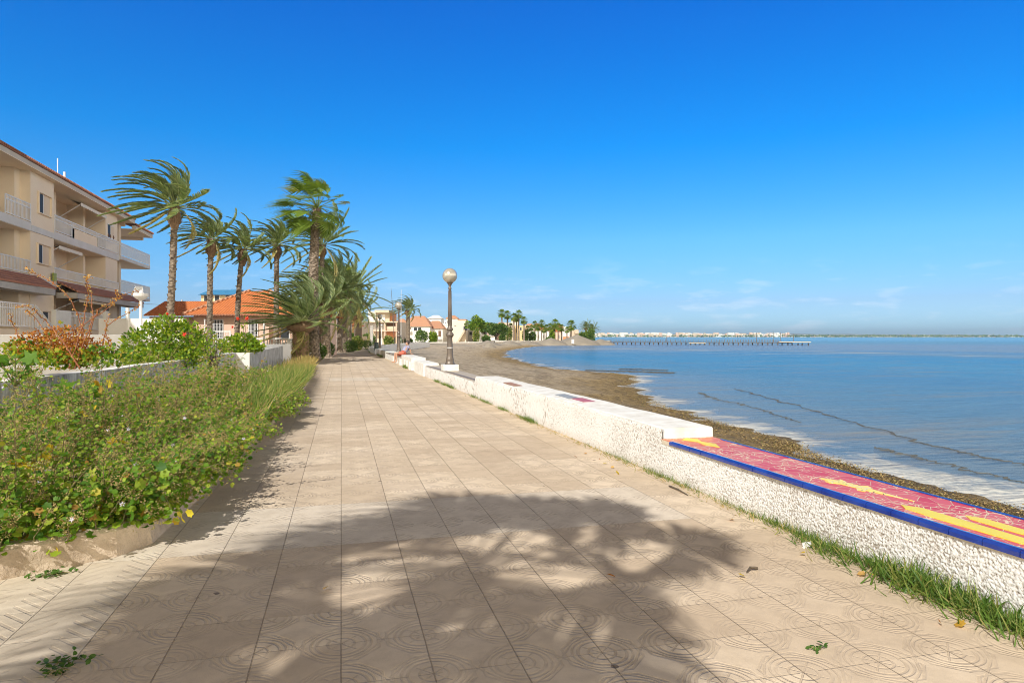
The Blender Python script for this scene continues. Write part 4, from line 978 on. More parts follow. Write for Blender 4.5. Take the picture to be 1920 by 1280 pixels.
# large leaves low at the front edge and a few big yellow ones
BPt = []; BR = []
for i in range(900):
    x, d = rnd.uniform(-3.3, -1.15), 0; d = 4.62 + max(0, (x + 1.95)) * .45 + abs(rnd.gauss(0, .35)); d = max(d, 4.6 + (x + 1.95) * .33 + .03)
    BPt.append((x, d, .15 + rnd.random() * .42 * min(1, .3 + (d - 4.5)))); BR.append(min(1, max(0, rnd.gauss(.5, .25))))
o = merge([scatter(np.array(BPt), NR.normal(size=(900, 3)) * [1, .7, .35] + [0, -.5, .0], .03 + .05 * NR.rand(900), 'lobed', (0, -1, .8), rv=np.array(BR)) + (0,)], 'broad_leaves', [M['mallow_leaf']])
tag(o, 'broad round green leaves crowding over the near kerb', 'undergrowth', kind='stuff')
yl = [(75, 875, .11, 5.3), (190, 725, .08, 7.2), (90, 850, .09, 5.5), (215, 955, .08, 5.0), (70, 955, .10, 4.95), (225, 835, .08, 5.8), (330, 865, .05, 5.9), (40, 1015, .07, 4.75), (90, 1045, .06, 4.62), (40, 870, .07, 5.3), (345, 970, .06, 5.1), (165, 770, .05, 6.4)]
YP = []; YS = []
for x, y, s0, Z in yl:
    for u in range(4): p = PZ(x + rnd.uniform(-16, 16), Z - .48, HZ(y + rnd.uniform(-12, 12), Z - .48)); YP.append(tuple(p)); YS.append(s0 * rnd.uniform(.7, 1.25))
o = merge([scatter(np.array(YP), np.array([[rnd.uniform(-1, 1), -.6, rnd.uniform(-.2, .9)] for _ in YP]), np.array(YS), 'lobed', (0, -1, .5)) + (0,)], 'yellow_leaves', [M['yellow_leaf']])
tag(o, 'large bright yellow lobed leaves among the mallow weeds', 'leaves', kind='stuff')
# the fans of a young castor plant by the left edge
for nm, cx, cy, Zc, lab in (('castor_plant', 28, 690, 7.0, 'young castor plant with broad star shaped green leaves at the left edge'), ('castor_plant', 150, 745, 6.8, 'pale green castor seedling in front of the low grey wall')):
    b0 = at(cx, Zc); t = empty(nm, b0, 0, lab, 'plant'); n_ = 14; cc = Vector(rel(cx, cy, Zc, b0))
    Pp = []; Dd = []; mb = MB()
    for i in range(n_):
        a = i * 2.4; e = cc + Vector((math.cos(a) * .13, math.sin(a) * .13, rnd.uniform(-.12, .14))); Pp.append(tuple(e)); Dd.append((math.cos(a), math.sin(a) - .4, -.1)); mb.tube([(0, 0, 0), cc * .8, e], [.008, .006, .003], 4)
    merge([scatter(np.array(Pp), np.array(Dd), .10 + .05 * NR.rand(n_), 'star', (0, -.5, 1), rv=.15 + .3 * NR.rand(n_)) + (0,)], 'leaf_fans', [M['mallow_leaf']], t); mb.build('stem', M['stem'], t)

# grasses
def grassmesh(name, pts, hts, mat, label, lean=(.1, 0), cat='grass', spread=.35, wid=1.0):
    P = np.array(pts); n = len(P); D = NR.normal(size=(n, 3)) * spread; D[:, 2] = 1; D[:, 0] += lean[0]; D[:, 1] += lean[1]
    V, F = leaf_tpl('blade'); V = V * np.array([wid, 1, 1]); x, y, z = frames(D, None); sz = np.array(hts)[:, None, None]
    Q = P[:, None] + sz * (V[None, :, 0:1] * x[:, None] + V[None, :, 1:2] * y[:, None] + V[None, :, 2:3] * 1.6 * z[:, None])
    off = (np.arange(n) * 7)[:, None, None]; FF = [(f_[None] + off).reshape(-1, f_.shape[1]) for f_ in F]
    o = merge([(Q.reshape(-1, 3), FF, np.repeat(NR.rand(n), 7), 0)], name, [mat]); return tag(o, label, cat, kind='stuff')
pts = []; hts = []
for i in range(13000):
    d = rnd.uniform(9.5, 24); x = kerb_x(d) - abs(rnd.gauss(0, .65)) - .02
    if x < wallL_x(d) + .1: continue
    k = max(0, min(1, (d - 9) / 3)); 
    if rnd.random() > .25 + .75 * k: continue
    pts.append((x, d, .13)); hts.append(rnd.uniform(.22, .66) * (1 - .25 * max(0, (d - 14) / 10)))
grassmesh('tall_grass', pts, hts, M['grass'], 'tall feathery yellow-green grass at the far end of the planting bed', (.35, 0), wid=.5, spread=.38)
pts = []; hts = []
for i in range(2600):
    d = rnd.uniform(20, 34); x = kerb_x(d) - abs(rnd.gauss(0, .5)) - .02; pts.append((x, d, .13)); hts.append(rnd.uniform(.2, .5))
grassmesh('dry_grass', pts, hts, M['straw'], 'straw and rust coloured dry grass at the tip of the bed by the palms', (.2, 0), wid=1.2)
pts = []; hts = []
tufts = [(1880, 1160, 120, .15), (1820, 1130, 60, .12), (1760, 1105, 170, .17), (1720, 1090, 90, .13), (1900, 1200, 100, .10), (1690, 1070, 30, .08), (1630, 1062, 40, .06), (1560, 1035, 120, .11), (1500, 1015, 60, .08), (1450, 990, 80, .09), (1390, 965, 35, .06), (1340, 948, 30, .06), (1290, 915, 30, .07), (1240, 893, 60, .07),
         (1225, 888, 30, .06), (1160, 862, 50, .06), (1130, 852, 14, .06), (1110, 838, 14, .06), (985, 790, 90, .09), (960, 786, 60, .07), (940, 768, 60, .08), (915, 756, 40, .08), (900, 752, 40, .08), (875, 745, 40, .08), (850, 727, 60, .12), (838, 722, 50, .12), (820, 716, 50, .12), (760, 690, 70, .2), (757, 690, 50, .2), (718, 667, 50, .2), (722, 669, 50, .2), (700, 660, 30, .15), (1860, 1210, 80, .07)]
for x, y, n_, hh in tufts:
    c = G(x, y); 
    for i in range(n_ * 3):
        py = c.y + rnd.gauss(0, .14 + c.y * .008); px = wall_x(py) - .02 - abs(rnd.gauss(0, .045 + (.05 if n_ > 100 else 0))); pts.append((px, py, 0)); hts.append(hh * rnd.uniform(.5, 1.15))
grassmesh('wall_grass', pts, hts, M['green_grass'], 'tufts of green grass along the foot of the stucco sea wall', (-.35, -.1), spread=.6, wid=.9)
pts = []; hts = []
for i in range(900):
    py = rnd.uniform(1.8, 12); pts.append((wall_x(py) - .03 - abs(rnd.gauss(0, .07)), py, .002)); hts.append(rnd.uniform(.02, .06))
grassmesh('dry_litter', pts, hts, M['straw'], 'dry straw litter strewn along the wall foot', (-.6, 0), 'litter', 1.5, 1.6)
# creeping weeds on the tiles
def weed(x, y, r, n_, lab):
    c = G(x, y); t = empty('creeping_weed', (c.x, c.y, .004), 0, lab, 'weed'); P = np.stack([NR.normal(0, r, n_), NR.normal(0, r * .5, n_), np.abs(NR.normal(.01, .012, n_))], 1)
    merge([scatter(P, NR.normal(size=(n_, 3)) * [1, 1, .3], .022 + .015 * NR.rand(n_), 'oval', (0, 0, 1), rv=.1 + .35 * NR.rand(n_)) + (0,)], 'leaves', [M['dark_leaf']], t)
    mb = MB(); 
    for i in range(6): a = i * 1.05; mb.tube([(0, 0, .003), (math.cos(a) * r * .7, math.sin(a) * r * .4, .012), (math.cos(a) * r * 1.5, math.sin(a) * r * .8, .006)], .0022, 4)
    mb.build('stems', M['stem'], t)
weed(122, 1243, .045, 40, 'small green weed growing in a tile joint at the lower left'); weed(108, 1262, .03, 24, 'tiny weed just below the other in the lower left joint')
weed(100, 1078, .06, 60, 'sprawling weed at the foot of the near kerb'); weed(1530, 1218, .02, 14, 'lone tiny weed on the open tiles at the lower right')
# fallen leaves
fl_m = M['dry_leaf']
for i, (x, y) in enumerate([(1130, 870), (1150, 878), (1100, 852), (1160, 890), (1125, 862), (1080, 858), (1640, 1083), (1610, 1078), (1760, 1168), (1795, 1172), (1700, 1095), (1370, 975), (1500, 1040), (608, 1107), (1155, 1085), (1395, 1083)]):
    p = G(x, y); n_ = 1; o = merge([scatter(np.array([[0., 0, 0]]), np.array([[rnd.uniform(-1, 1), rnd.uniform(-1, 1), .15]]), np.array([rnd.uniform(.035, .06)]), 'lobed' if i % 2 else 'oval', (0, 0, 1)) + (0,)], 'fallen_leaf', [fl_m if i % 3 else M['yellow_leaf']])
    o.location = (p.x, p.y, .012); tag(o, 'curled fallen leaf lying on the tiles', 'leaf', 'fallen leaves on the promenade')
for (x0, y0, x1, y1) in ((1255, 913, 1290, 930), (1420, 1068, 1400, 1075)):
    a = G(x0, y0); b_ = G(x1, y1); mb = MB(); mb.tube([(0, 0, .012), ((b_.x - a.x) * .5, (b_.y - a.y) * .5 + .02, .02), (b_.x - a.x, b_.y - a.y, .01)], [.009, .008, .004], 6)
    o = mb.build('dead_stick', M['bark']); o.location = (a.x, a.y, 0); tag(o, 'dead stick on the tiles ' + ('near the wall foot by the mosaic seat' if x0 < 1300 else 'in front of the palm shadow edge'), 'stick')
# plastic scrap
a = G(1513, 1027); mb = MB(); 
for i in range(9):
    c = Vector((rnd.uniform(-.02, .02), rnd.uniform(-.015, .015), rnd.uniform(.0, .03))); u = Vector((rnd.gauss(0, 1), rnd.gauss(0, 1), rnd.gauss(0, 1))).normalized() * .022; w = Vector((rnd.gauss(0, 1), rnd.gauss(0, 1), rnd.gauss(0, 1))).normalized() * .02
    mb.add([c - u, c + w, c + u, c - w], [(0, 1, 2, 3)])
o = mb.build('crumpled_paper', M['white_paint']); o.location = (a.x, a.y, .012); tag(o, 'crumpled white paper scrap in the grass by the wall', 'litter')

# ------------------------------------------------------------------ low walls of the garden on the left
def wstain_shade():
    m, t, b = newmat('stained_shaded_white'); k = NB(t); p = k.pos(); st = k.noise(k.map(p, (5, 5, .7)), 2.0, 6, .7); n = k.noise(p, 3, 6, .7)
    c = k.ramp(k.m('ADD', k.m('MULTIPLY', st, .6), k.m('MULTIPLY', n, .4)), [(.38, (.22, .21, .19)), (.5, (.42, .41, .38)), (.6, (.66, .65, .62))])  # grey is streaky stain plus the face's shade, painted into the colour
    k.put(b.inputs['Base Color'], c); b.inputs['Roughness'].default_value = .9; k.put(b.inputs['Normal'], k.bump(k.noise(p, 45, 4), .01)); return m
M['stain_shade'] = wstain_shade()
def poly_wall(name, pts, z0, z1s, w, mats, label, cat='wall'):
    mb = MB(); n = len(pts); vs = []
    for i, p in enumerate(pts):
        a = Vector(pts[max(i - 1, 0)]); c = Vector(pts[min(i + 1, n - 1)]); t = (c - a).normalized(); nn = Vector((t.y, -t.x)) * w; z1 = z1s[i]
        vs += [(p[0], p[1], z0), (p[0], p[1], z1), (p[0] - nn.x, p[1] - nn.y, z1), (p[0] - nn.x, p[1] - nn.y, z0)]
    for i in range(n - 1):
        for j in range(3):
            mb.mi = 1 if j == 1 else 0; mb.f.append((i * 4 + j, (i + 1) * 4 + j, (i + 1) * 4 + j + 1, i * 4 + j + 1)); mb.m.append(mb.mi)
    mb.v += vs; mb.mi = 0; mb.f += [(0, 1, 2, 3), tuple((n - 1) * 4 + j for j in (3, 2, 1, 0))]; mb.m += [0, 0]
    return tag(mb.build(name, mats, bevel=.008), label, cat)
pw = [(wallL_x(d) - .0, d) for d in (3, 5, 7, 8.2, 9.5, 11, 12.5, 14, 16, 18, 20, 22.4)]
zt = [.90, .90, .90, .89, .89, .90, .89, .91, .90, .92, .93, .93]
poly_wall('garden_wall', pw, 0, zt, .24, [M['stain_shade'], M['white_wall']], 'low curving garden wall greyed by stain and painted shade behind the mallow bed', 'wall')
mb = MB(); mb.prism([(-3.3, 22.41), (-2.78, 22.41), (-2.78, 22.9), (-3.3, 22.9)], 0, .93)
poly_wall('garden_wall', [(-2.79, 22.42), (-2.8, 26), (-2.75, 30), (-2.72, 34.6)], 0, [.92, .93, .96, 1.0], .55, [M['stain_shade'], M['stain_shade']], 'wall with stain and painted shade beyond the white end face, running to the squat palm', 'wall')
mb = MB(); mb.prism([(-3.5, 22.38), (-2.8, 22.38), (-2.8, 22.415), (-3.5, 22.415)], 0, .925); tag(mb.build('wall_end', M['white_wall']), 'bright white rendered end face where the garden wall steps out', 'wall')
pil = empty('gate_pillar', PZ(546, 36.4), -th, 'white square pillar with cap at the end of the balustrade', 'pillar'); mb = MB(); mb.box(-.17, .17, -.17, .17, 0, 1.25); mb.build('shaft', M['white_wall'], pil, bevel=.01)
mb = MB(); mb.box(-.21, .21, -.21, .21, 1.25, 1.32); mb.build('cap', M['white_wall'], pil, bevel=.01)
# balustrade
bal = empty('balustrade', PZ(470, 37.2), -th, 'white balustrade with small balusters in front of the pink bungalow', 'balustrade'); mb = MB(); mb.box(-2.4, 2.1, -.09, .09, 0, 1.02); mb.build('plinth', M['white_wall'], bal)
mb = MB(); mb.box(-2.4, 2.1, -.09, .09, 1.28, 1.36); mb.build('handrail', M['white_wall'], bal)
mb = MB()
for i in range(26): mb.lathe([(.03, 1.02), (.055, 1.08), (.03, 1.18), (.045, 1.28)], (-2.3 + i * .17, 0, 0), 6)
mb.build('balusters', M['white_wall'], bal)
gp = PZ(421, 33)
# white rendered walls of the gardens further left
for nm, x0, x1, Z0, Z1, yt, lab in (('white_garden_wall', -60, 230, 15.5, 18.5, 627, 'bright white garden wall behind the rusty bush'), ('white_garden_wall', 190, 545, 20, 33, 641, 'white garden wall running behind the hibiscus shrubs')):
    a = PZ(x0, Z0); b_ = PZ(x1, Z1); L_ = (b_ - a).length; ang = math.atan2(b_.y - a.y, b_.x - a.x); mb = MB(); mb.box(0, L_, 0, .2, 0, min(HZ(yt, Z0), 1.6))
    if x0 > 0: mb = MB(); mb.box(0, L_, 0, .2, 0, 1.08)
    o = mb.build(nm, M['white_wall'], bevel=.01); o.location = (a.x, a.y, 0); o.rotation_euler = (0, 0, ang); tag(o, lab, 'wall')

# ------------------------------------------------------------------ the apartment block on the left
FX = -16.2                                  # plane of the front
apt = empty('apartment_building', (FX, 37, 0), 0, 'three storey cream apartment block with white balcony railings and tiled eaves', 'building')
def dl(x): return DX(x, FX) - 37            # local distance along the front from a pixel column
def B(name, mat, boxes, parent=apt, bevel=0, inset_=False):
    if len(boxes) <= 6 and (name not in ('frame', 'posts') or len(boxes) == 2):
        objs = []
        for b_ in boxes: mb = MB(); mb.box(*b_); objs.append(mb.build(name, mat, parent, bevel=bevel))
        return objs[0]
    mb = MB()
    for b_ in boxes: mb.box(*b_)
    return mb.build(name, mat, parent, bevel=bevel)
L0, L1, L2, L3, LR_ = 1.95, 4.75, 7.54, 10.42, 10.8
yA, yB, yC, yE = dl(57), dl(101), dl(221), dl(278)
y0_ = -14.0; yEnd = yC + 2.2
# body set back behind the loggias; panels flush with the balcony fronts (local x: 0 = front, negative = inside)
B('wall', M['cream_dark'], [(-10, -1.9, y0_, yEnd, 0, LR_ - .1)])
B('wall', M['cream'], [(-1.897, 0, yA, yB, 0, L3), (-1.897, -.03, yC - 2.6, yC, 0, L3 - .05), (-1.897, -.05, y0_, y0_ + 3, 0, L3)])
for a in (dl(132), dl(184)): B('partition', M['cream'], [(-1.897, -.9, a, a + .35, L0, L3)])
B('partition', M['cream'], [(-1.897, -.9, yA - 4.6, yA - 4.3, L0, L3), (-1.897, -.5, yA - .6, yA - .003, L0, L3)])
# slabs
for z in (L1, L2):
    B('floor_slab', M['slab'], [(-1.896, .04, y0_, yA + .02, z - .42, z + .02), (-1.896, .04, yB - .02, yC + .2, z - .42, z + .02), (.003, .05, yA + .02, yB - .02, z - .42, z - .1)])
B('floor_slab', M['slab'], [(-2.6, .15, yC + .2, yE, L2 - .28, L2), (-2.6, .15, yC + .2, yE, L1 - .28, L1)])
B('soffit', M['cream'], [(-2.6, .1, yC + .25, yE - .05, L2 - .30, L2 - .282), (-1.9, .0, y0_, yA - .01, L2 - .44, L2 - .422), (-1.9, 0, yB + .01, yC, L2 - .44, L2 - .422)])
B('parapet', M['cream'], [(-.12, .03, dl(136), dl(181), L2 + .02, L2 + .62), (-.9, .03, dl(136), dl(136) + .2, L2 + .02, L2 + .62)])
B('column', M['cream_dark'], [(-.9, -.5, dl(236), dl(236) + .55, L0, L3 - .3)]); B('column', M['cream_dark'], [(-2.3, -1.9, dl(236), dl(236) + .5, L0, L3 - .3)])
# eaves: fascia, soffit, tiles
def gable_roof(nm, ya, yb, z, ov):
    mb = MB(); e = ov
    mb.add([(e, ya, z + .32), (e, yb, z + .32), (-5, yb, z + 2.3), (-5, ya, z + 2.3), (-11, ya, z + .2), (-11, yb, z + .2)], [(0, 1, 2, 3), (3, 2, 5, 4)])
    mb.add([(e, ya, z + .24), (e, yb, z + .24), (-5, yb, z + 2.2), (-5, ya, z + 2.2), (-11, ya, z + .12), (-11, yb, z + .12)], [(3, 2, 1, 0), (4, 5, 2, 3)])
    mb.add([(e, ya, z + .24), (e, yb, z + .24), (e, yb, z + .32), (e, ya, z + .32)], [(0, 1, 2, 3)])
    r = mb.build('roof', M['roof_brown'], apt)
    mt = MB(); yy = ya
    while yy < yb: mt.tube([(e + .05, yy, z + .33), (e - .6, yy, z + .58)], .06, 6); yy += .22      # rounded eave tiles
    mt.build('eave_tiles', M['roof_brown'], r)
    B('fascia', M['fascia'], [(e - .32, e - .06, ya, yb, z - .02, z + .24)], r)
    B('soffit', M['cream'], [(-2.2, e - .05, ya + .01, yb - .01, z - .05, z - .021)], r); B('gable', M['cream'], [(-9.5, -.3, yb - .35, yb - .1, z - .3, z + .25)], r)
    return r
gable_roof('roof', y0_, dl(244), L3, .42); gable_roof('roof', dl(244) + .01, dl(277), L3 - .42, .45)
B('upper_storey', M['cream'], [(-9, -.6, y0_, dl(2), LR_, LR_ + 1.3)]); B('roof', M['roof_brown'], [(-9.2, -.2, y0_, dl(7), LR_ + 1.3, LR_ + 1.5)])
# railings
def railing(y_a, y_b, z, hgt, x=.02, end=None, gap=.115, name='railing', par=apt):
    mb = MB(); mb.box(x - .02, x + .02, y_a, y_b, z + hgt - .05, z + hgt); mb.box(x - .015, x + .015, y_a, y_b, z + .06, z + .1)
    if hgt > .8: mb.box(x - .015, x + .015, y_a, y_b, z + hgt - .26, z + hgt - .22)
    yy = y_a + .04
    while yy < y_b: mb.box(x - .012, x + .012, yy - .018, yy + .018, z + .1, z + hgt - .05); yy += max(gap, .15)
    for yy in (y_a, y_b): mb.box(x - .025, x + .025, yy - .025, yy + .025, z, z + hgt)
    return mb.build(name, M['white_metal'], par)
railing(dl(9), yA - .04, L2 + .02, 1.0); railing(y0_ + 3.2, yA - .04, L1 + .02, .75); railing(yB + .04, dl(134), L2 + .02, .98, gap=.07); railing(dl(136), dl(181), L2 + .62, .38, gap=.08); railing(dl(183), yC + .15, L2 + .02, .98, gap=.08)
railing(yB + .04, dl(160), L1 + .1, .62, gap=.08); railing(dl(160), yC + .1, L1 + .1, .62, gap=.08); railing(yC + .3, yE - .04, L2, .98, x=.11); railing(yC + .3, yE - .04, L1, .98, x=.11)
railing(y0_ + 3.2, dl(8), L2 + .02, .95, x=-.7)
# pent roofs of brown tile over the ground floor
def pent(ya, yb, z, dep=1.15, par=apt):
    mb = MB(); mb.add([(.0, ya, z), (.0, yb, z), (dep, yb, z - .62), (dep, ya, z - .62), (dep, ya, z - .72), (dep, yb, z - .72), (.0, yb, z - .12), (0, ya, z - .12)], [(0, 3, 2, 1), (3, 4, 5, 2), (4, 7, 6, 5), (0, 7, 4, 3), (1, 2, 5, 6)])
    r = mb.build('pent_roof', M['roof_brown'], par); B('fascia', M['grey_conc'], [(.01, dep - .04, ya + .02, yb - .02, z - 1.05, z - .73)], r); return r
pent(yB + .3, dl(240), L1 - .0); pent(y0_ + 3, dl(80) - .6, L1 + .02, .9)
# windows: frame, pane, shutter
def window(yc, z, w, hh, x=.0, kind='glass', parent=apt, dep=.28):
    t = B('window', M['cream_dark'] if kind != 'brown' else M['brown_wood'], [(x - .02, x + .006, yc - w / 2, yc + w / 2, z, z + hh)], parent)
    mb = MB(); mb.box(x + .007, x + .012, yc - w / 2 + .04, yc - w / 2 + w * .46, z + .04, z + hh - .04); mb.build('pane', M['glass'], t)
    mb = MB(); fx = x + .02
    mb.box(fx - .01, fx, yc - w / 2, yc + w / 2, z, z + .05); mb.box(fx - .01, fx, yc - w / 2, yc + w / 2, z + hh - .05, z + hh); mb.box(fx - .01, fx, yc - w / 2, yc - w / 2 + .05, z + .05, z + hh - .05); mb.box(fx - .01, fx, yc - w * .06, yc - w * .02, z + .05, z + hh - .05)
    mb.build('frame', M['white_paint'], t); return t
# windows on the flush panel: a flat darker sheet inside a projecting surround
def deep_window(yc, z, w, hh):
    t = B('window', M['cream_dark'], [(.002, .008, yc - w / 2, yc + w / 2, z, z + hh)])
    B('pane', M['glass'], [(.009, .02, yc - w / 2 + .05, yc - w * .12, z + .03, z + hh - .03)], t)
    B('surround', M['cream'], [(.003, .10, yc - w / 2 - .07, yc - w / 2, z - .05, z + hh + .06), (.003, .10, yc + w / 2, yc + w / 2 + .07, z - .05, z + hh + .06), (.003, .099, yc - w / 2, yc + w / 2, z + hh, z + hh + .06), (.003, .12, yc - w / 2, yc + w / 2, z - .05, z)], t)
    B('frame', M['white_paint'], [(.009, .03, yc - w / 2, yc - w / 2 + .05, z, z + hh), (.009, .03, yc - w * .12, yc - w * .12 + .05, z, z + hh)], t); return t
wy_ = (yA + yB) / 2
deep_window(wy_ + .2, L2 + .75, 1.6, 1.1); deep_window(wy_ + .1, L1 + .75, 1.6, 1.05)
t = deep_window(wy_ + .9, L0 - .35, 2.2, 1.25)
window(dl(152), L2 + .2, 2.4, 1.9, x=-1.89); window(dl(150), L1 + .2, 2.2, 1.9, x=-1.89); window(dl(208), L2 + 1.0, 1.4, 1.0, x=-.02); window(dl(112), L0 + .1, 1.3, 1.9, x=-1.89); window(dl(160), L0 + .6, 1.2, 1.2, x=-1.89); window(dl(205), L0 + .5, 1.5, 1.3, x=-.02)
for px_ in (15, 29): window(dl(px_), L0 + 1.15, .8, .7, x=-1.89, kind='brown')
B('ground_wall', M['cream'], [(-1.89, -.05, dl(37), yA - .01, L0 - 2, L0 + 2.3)])
# awnings, conditioner, vases
def awning(ya, yb, z, dep=1.0):
    mb = MB(); mb.add([(-.6, ya, z), (-.6, yb, z), (-.6 + dep, yb, z - .22), (-.6 + dep, ya, z - .22), (-.6 + dep, ya, z - .42), (-.6 + dep, yb, z - .42), (-.6, yb, z - .06), (-.6, ya, z - .06)], [(0, 3, 2, 1), (3, 4, 5, 2), (4, 7, 6, 5)])
    mb.build('awning', M['awning'], apt); mb = MB(); mb.tube([(-.6 + dep, ya, z - .3), (-1.4, ya + .1, z - 1.4)], .03, 5); mb.build('awning_arm', M['white_metal'], apt); mb = MB(); mb.tube([(-.6 + dep, yb, z - .3), (-1.4, yb - .1, z - 1.4)], .03, 5); mb.build('awning_arm', M['white_metal'], apt)
awning(dl(147), dl(196), L3 - .25, .75); awning(yB + .2, dl(148), L2 - .55, .8); awning(dl(116), dl(180), L0 + 2.0, 1.5)
ac = B('air_conditioner', M['white_paint'], [(-1.3, -.8, dl(8), dl(34), L1 + 1.35, L1 + 2.15)], bevel=.06); mb = MB()
c0 = (dl(8) + dl(34)) / 2 - .3; mb.tube([(-.795, c0, L1 + 1.75), (-.78, c0, L1 + 1.75)], .26, 20); mb.build('fan_grille', simple('teal_grille', (.03, .16, .17), (.02, .10, .11), 4, .5), ac)
B('alarm_box', simple('green_box', (.14, .28, .08), (.55, .50, .05), 9, .5), [(.10, .2, yB - .5, yB - .15, L1 - .1, L1 + .35)])
for px_ in (203, 207, 213): mb = MB(); mb.lathe([(.10, 0), (.16, .15), (.13, .28), (.07, .36)], (-.1, dl(px_), L2 + .98), 8); mb.build('vase', M['brown_wood'], apt)
# stairs and terraces at the foot
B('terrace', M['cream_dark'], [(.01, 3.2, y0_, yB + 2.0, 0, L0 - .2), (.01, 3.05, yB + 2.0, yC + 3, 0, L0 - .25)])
B('terrace_wall', M['cream'], [(2.4, 2.6, yB - .4, yB + 4.2, 0, L0 + .55), (2.41, 2.59, yB + 9.5, yC + 4, 0, L0 + .35)])
st = MB()
for i in range(7): st.box(3.25 + i * .3, 3.55 + i * .3, dl(20), dl(34), 0, L0 - .6 - i * .2)
st.build('steps', M['grey_conc'], apt)
RX = 3.1; dr = lambda x: DX(x, FX + RX) - 37
railing(dr(-30), dr(62), L0 - .15, 1.05, x=RX, gap=.15); railing(dr(132), dr(192), L0 - .2, .95, x=RX - .02, gap=.17)
def slope_rail(yy0, yy1, x, za, zb_):
    mb = MB(); mb.tube([(x, yy0, za + 1.0), (x, yy1, zb_ + 1.0)], .035, 5); mb.tube([(x, yy0, za + .1), (x, yy1, zb_ + .1)], .025, 5); k = 20
    for i in range(k + 1): t = i / k; y = yy0 + (yy1 - yy0) * t; z = za + (zb_ - za) * t; mb.box(x - .02, x + .02, y - .02, y + .02, z, z + 1.0)
    mb.build('stair_railing', M['white_metal'], apt)
slope_rail(dr(62), dr(112), RX + .1, L0 - .15, .4)
B('gate_post', M['white_wall'], [(RX - .15, RX + .15, dr(194), dr(194) + .5, 0, L0 + .95), (RX - .08, RX + .12, dr(100), dr(128), 0, L0 + .75)])
# roof antenna
an = empty('roof_antenna', tuple(PZ(108, 50, 12.4)), 0, 'white radio antenna mast standing on the apartment roof', 'antenna'); mb = MB(); mb.tube([(0, 0, -.2), (0, 0, 2.4)], .035, 6); mb.build('mast', M['white_metal'], an)
mb = MB()
for a in (0, 2.1, 4.2): mb.box(math.cos(a) * .45 - .07, math.cos(a) * .45 + .07, math.sin(a) * .45 - .05, math.sin(a) * .45 + .05, .7, 1.4); mb.tube([(0, 0, 1.05), (math.cos(a) * .45, math.sin(a) * .45, 1.05)], .02, 4)
mb.build('panels', M['white_paint'], an)

# ------------------------------------------------------------------ pink bungalow and neighbours (turned square to the view)
def local(name, x, Z, label, cat='house', z=0.0, group=None, rz=None): return empty(name, PZ(x, Z, z), -th if rz is None else rz, label, cat, group)
def px(dx, Z): return dx * Z / f
def house_window(par, x, z, w, hh, y=-.03, bars=True, shutter=False):
    t = B('window', M['glass'] if not shutter else M['shutter'], [(x, x + w, y, y + .02, z, z + hh)], par)
    B('frame', M['white_paint'], [(x - .05, x, y - .03, y + .02, z - .05, z + hh + .05), (x + w, x + w + .05, y - .03, y + .02, z - .05, z + hh + .05), (x, x + w, y - .03, y + .02, z + hh, z + hh + .05), (x, x + w, y - .04, y + .02, z - .06, z)], t)
    if bars: B('grille', M['white_paint'], [(x + w * i / 6 - .012, x + w * i / 6 + .012, y - .06, y - .045, z, z + hh) for i in range(1, 6)] + [(x, x + w, y - .062, y - .047, z + hh * i / 5 - .01, z + hh * i / 5 + .01) for i in range(1, 5)], t)
    return t
Zb = 45.0; bw = local('bungalow', 455, Zb, 'pink bungalow with orange tiled hip roof and white window grilles behind the palms')
wl, wr = px(-92, Zb), px(118, Zb); ez = HZ(590, Zb); rz_ = HZ(546, Zb)
B('wall', M['pink'], [(wl, wr, 0, 8, 0, ez)], bw)
mb = MB(); o_ = .5; yb_ = 8.5; ym = 4; xl_, xr_ = px(-30, Zb), px(10, Zb)
mb.add([(wl - o_, -o_, ez), (wr + o_, -o_, ez), (wr + o_, yb_, ez), (wl - o_, yb_, ez), (xl_, ym, rz_ + .3), (xr_, ym, rz_ + .3)], [(0, 1, 5, 4), (1, 2, 5), (2, 3, 4, 5), (3, 0, 4), (3, 2, 1, 0)])
rf = mb.build('roof', M['roof_orange'], bw); mb = MB(); mb.tube([(wl - o_, -o_, ez + .05), (xl_, ym, rz_ + .34)], .1, 6); mb.tube([(wr + o_, -o_, ez + .05), (xr_, ym, rz_ + .34)], .1, 6); mb.build('ridge_tiles', M['roof_pale'], rf)
B('gutter', M['roof_brown'], [(wl - o_ - .05, wr + o_ + .05, -o_ - .1, -o_, ez - .08, ez + .03)], rf)
B('chimney', M['pink'], [(px(20, Zb), px(26, Zb), 3, 3.3, rz_ - .5, HZ(541, Zb))], bw)
for x_, w_ in ((401, 17), (468, 15)): house_window(bw, px(x_ - 455, Zb), HZ(640, Zb) + .2, px(w_, Zb), 1.25)
B('wing', M['pink'], [(px(-190, Zb), wl - .01, 1.0, 7, 0, ez - .1)], bw)
mb = MB(); a_, b2_ = px(-195, Zb), wl - .3; mb.add([(a_, .6, ez + .02), (b2_, .6, ez + .02), (b2_, 3.4, ez + 1.1), (a_, 3.4, ez + 1.1)], [(0, 1, 2, 3)]); mb.add([(a_, .6, ez - .06), (b2_, .6, ez - .06), (b2_, 3.4, ez + 1.02), (a_, 3.4, ez + 1.02)], [(3, 2, 1, 0)]); mb.add([(a_, .6, ez - .06), (b2_, .6, ez - .06), (b2_, .6, ez + .02), (a_, .6, ez + .02)], [(0, 1, 2, 3)]); mb.build('roof', M['roof_orange'], bw)
house_window(bw, px(545 - 455, Zb) - .9, HZ(640, Zb) + .2, .8, 1.3, bars=False)
B('door', M['brown_wood'], [(px(535 - 455, Zb) - 1.1, px(535 - 455, Zb) - .3, -.04, -.01, 0, 2.1)], bw)
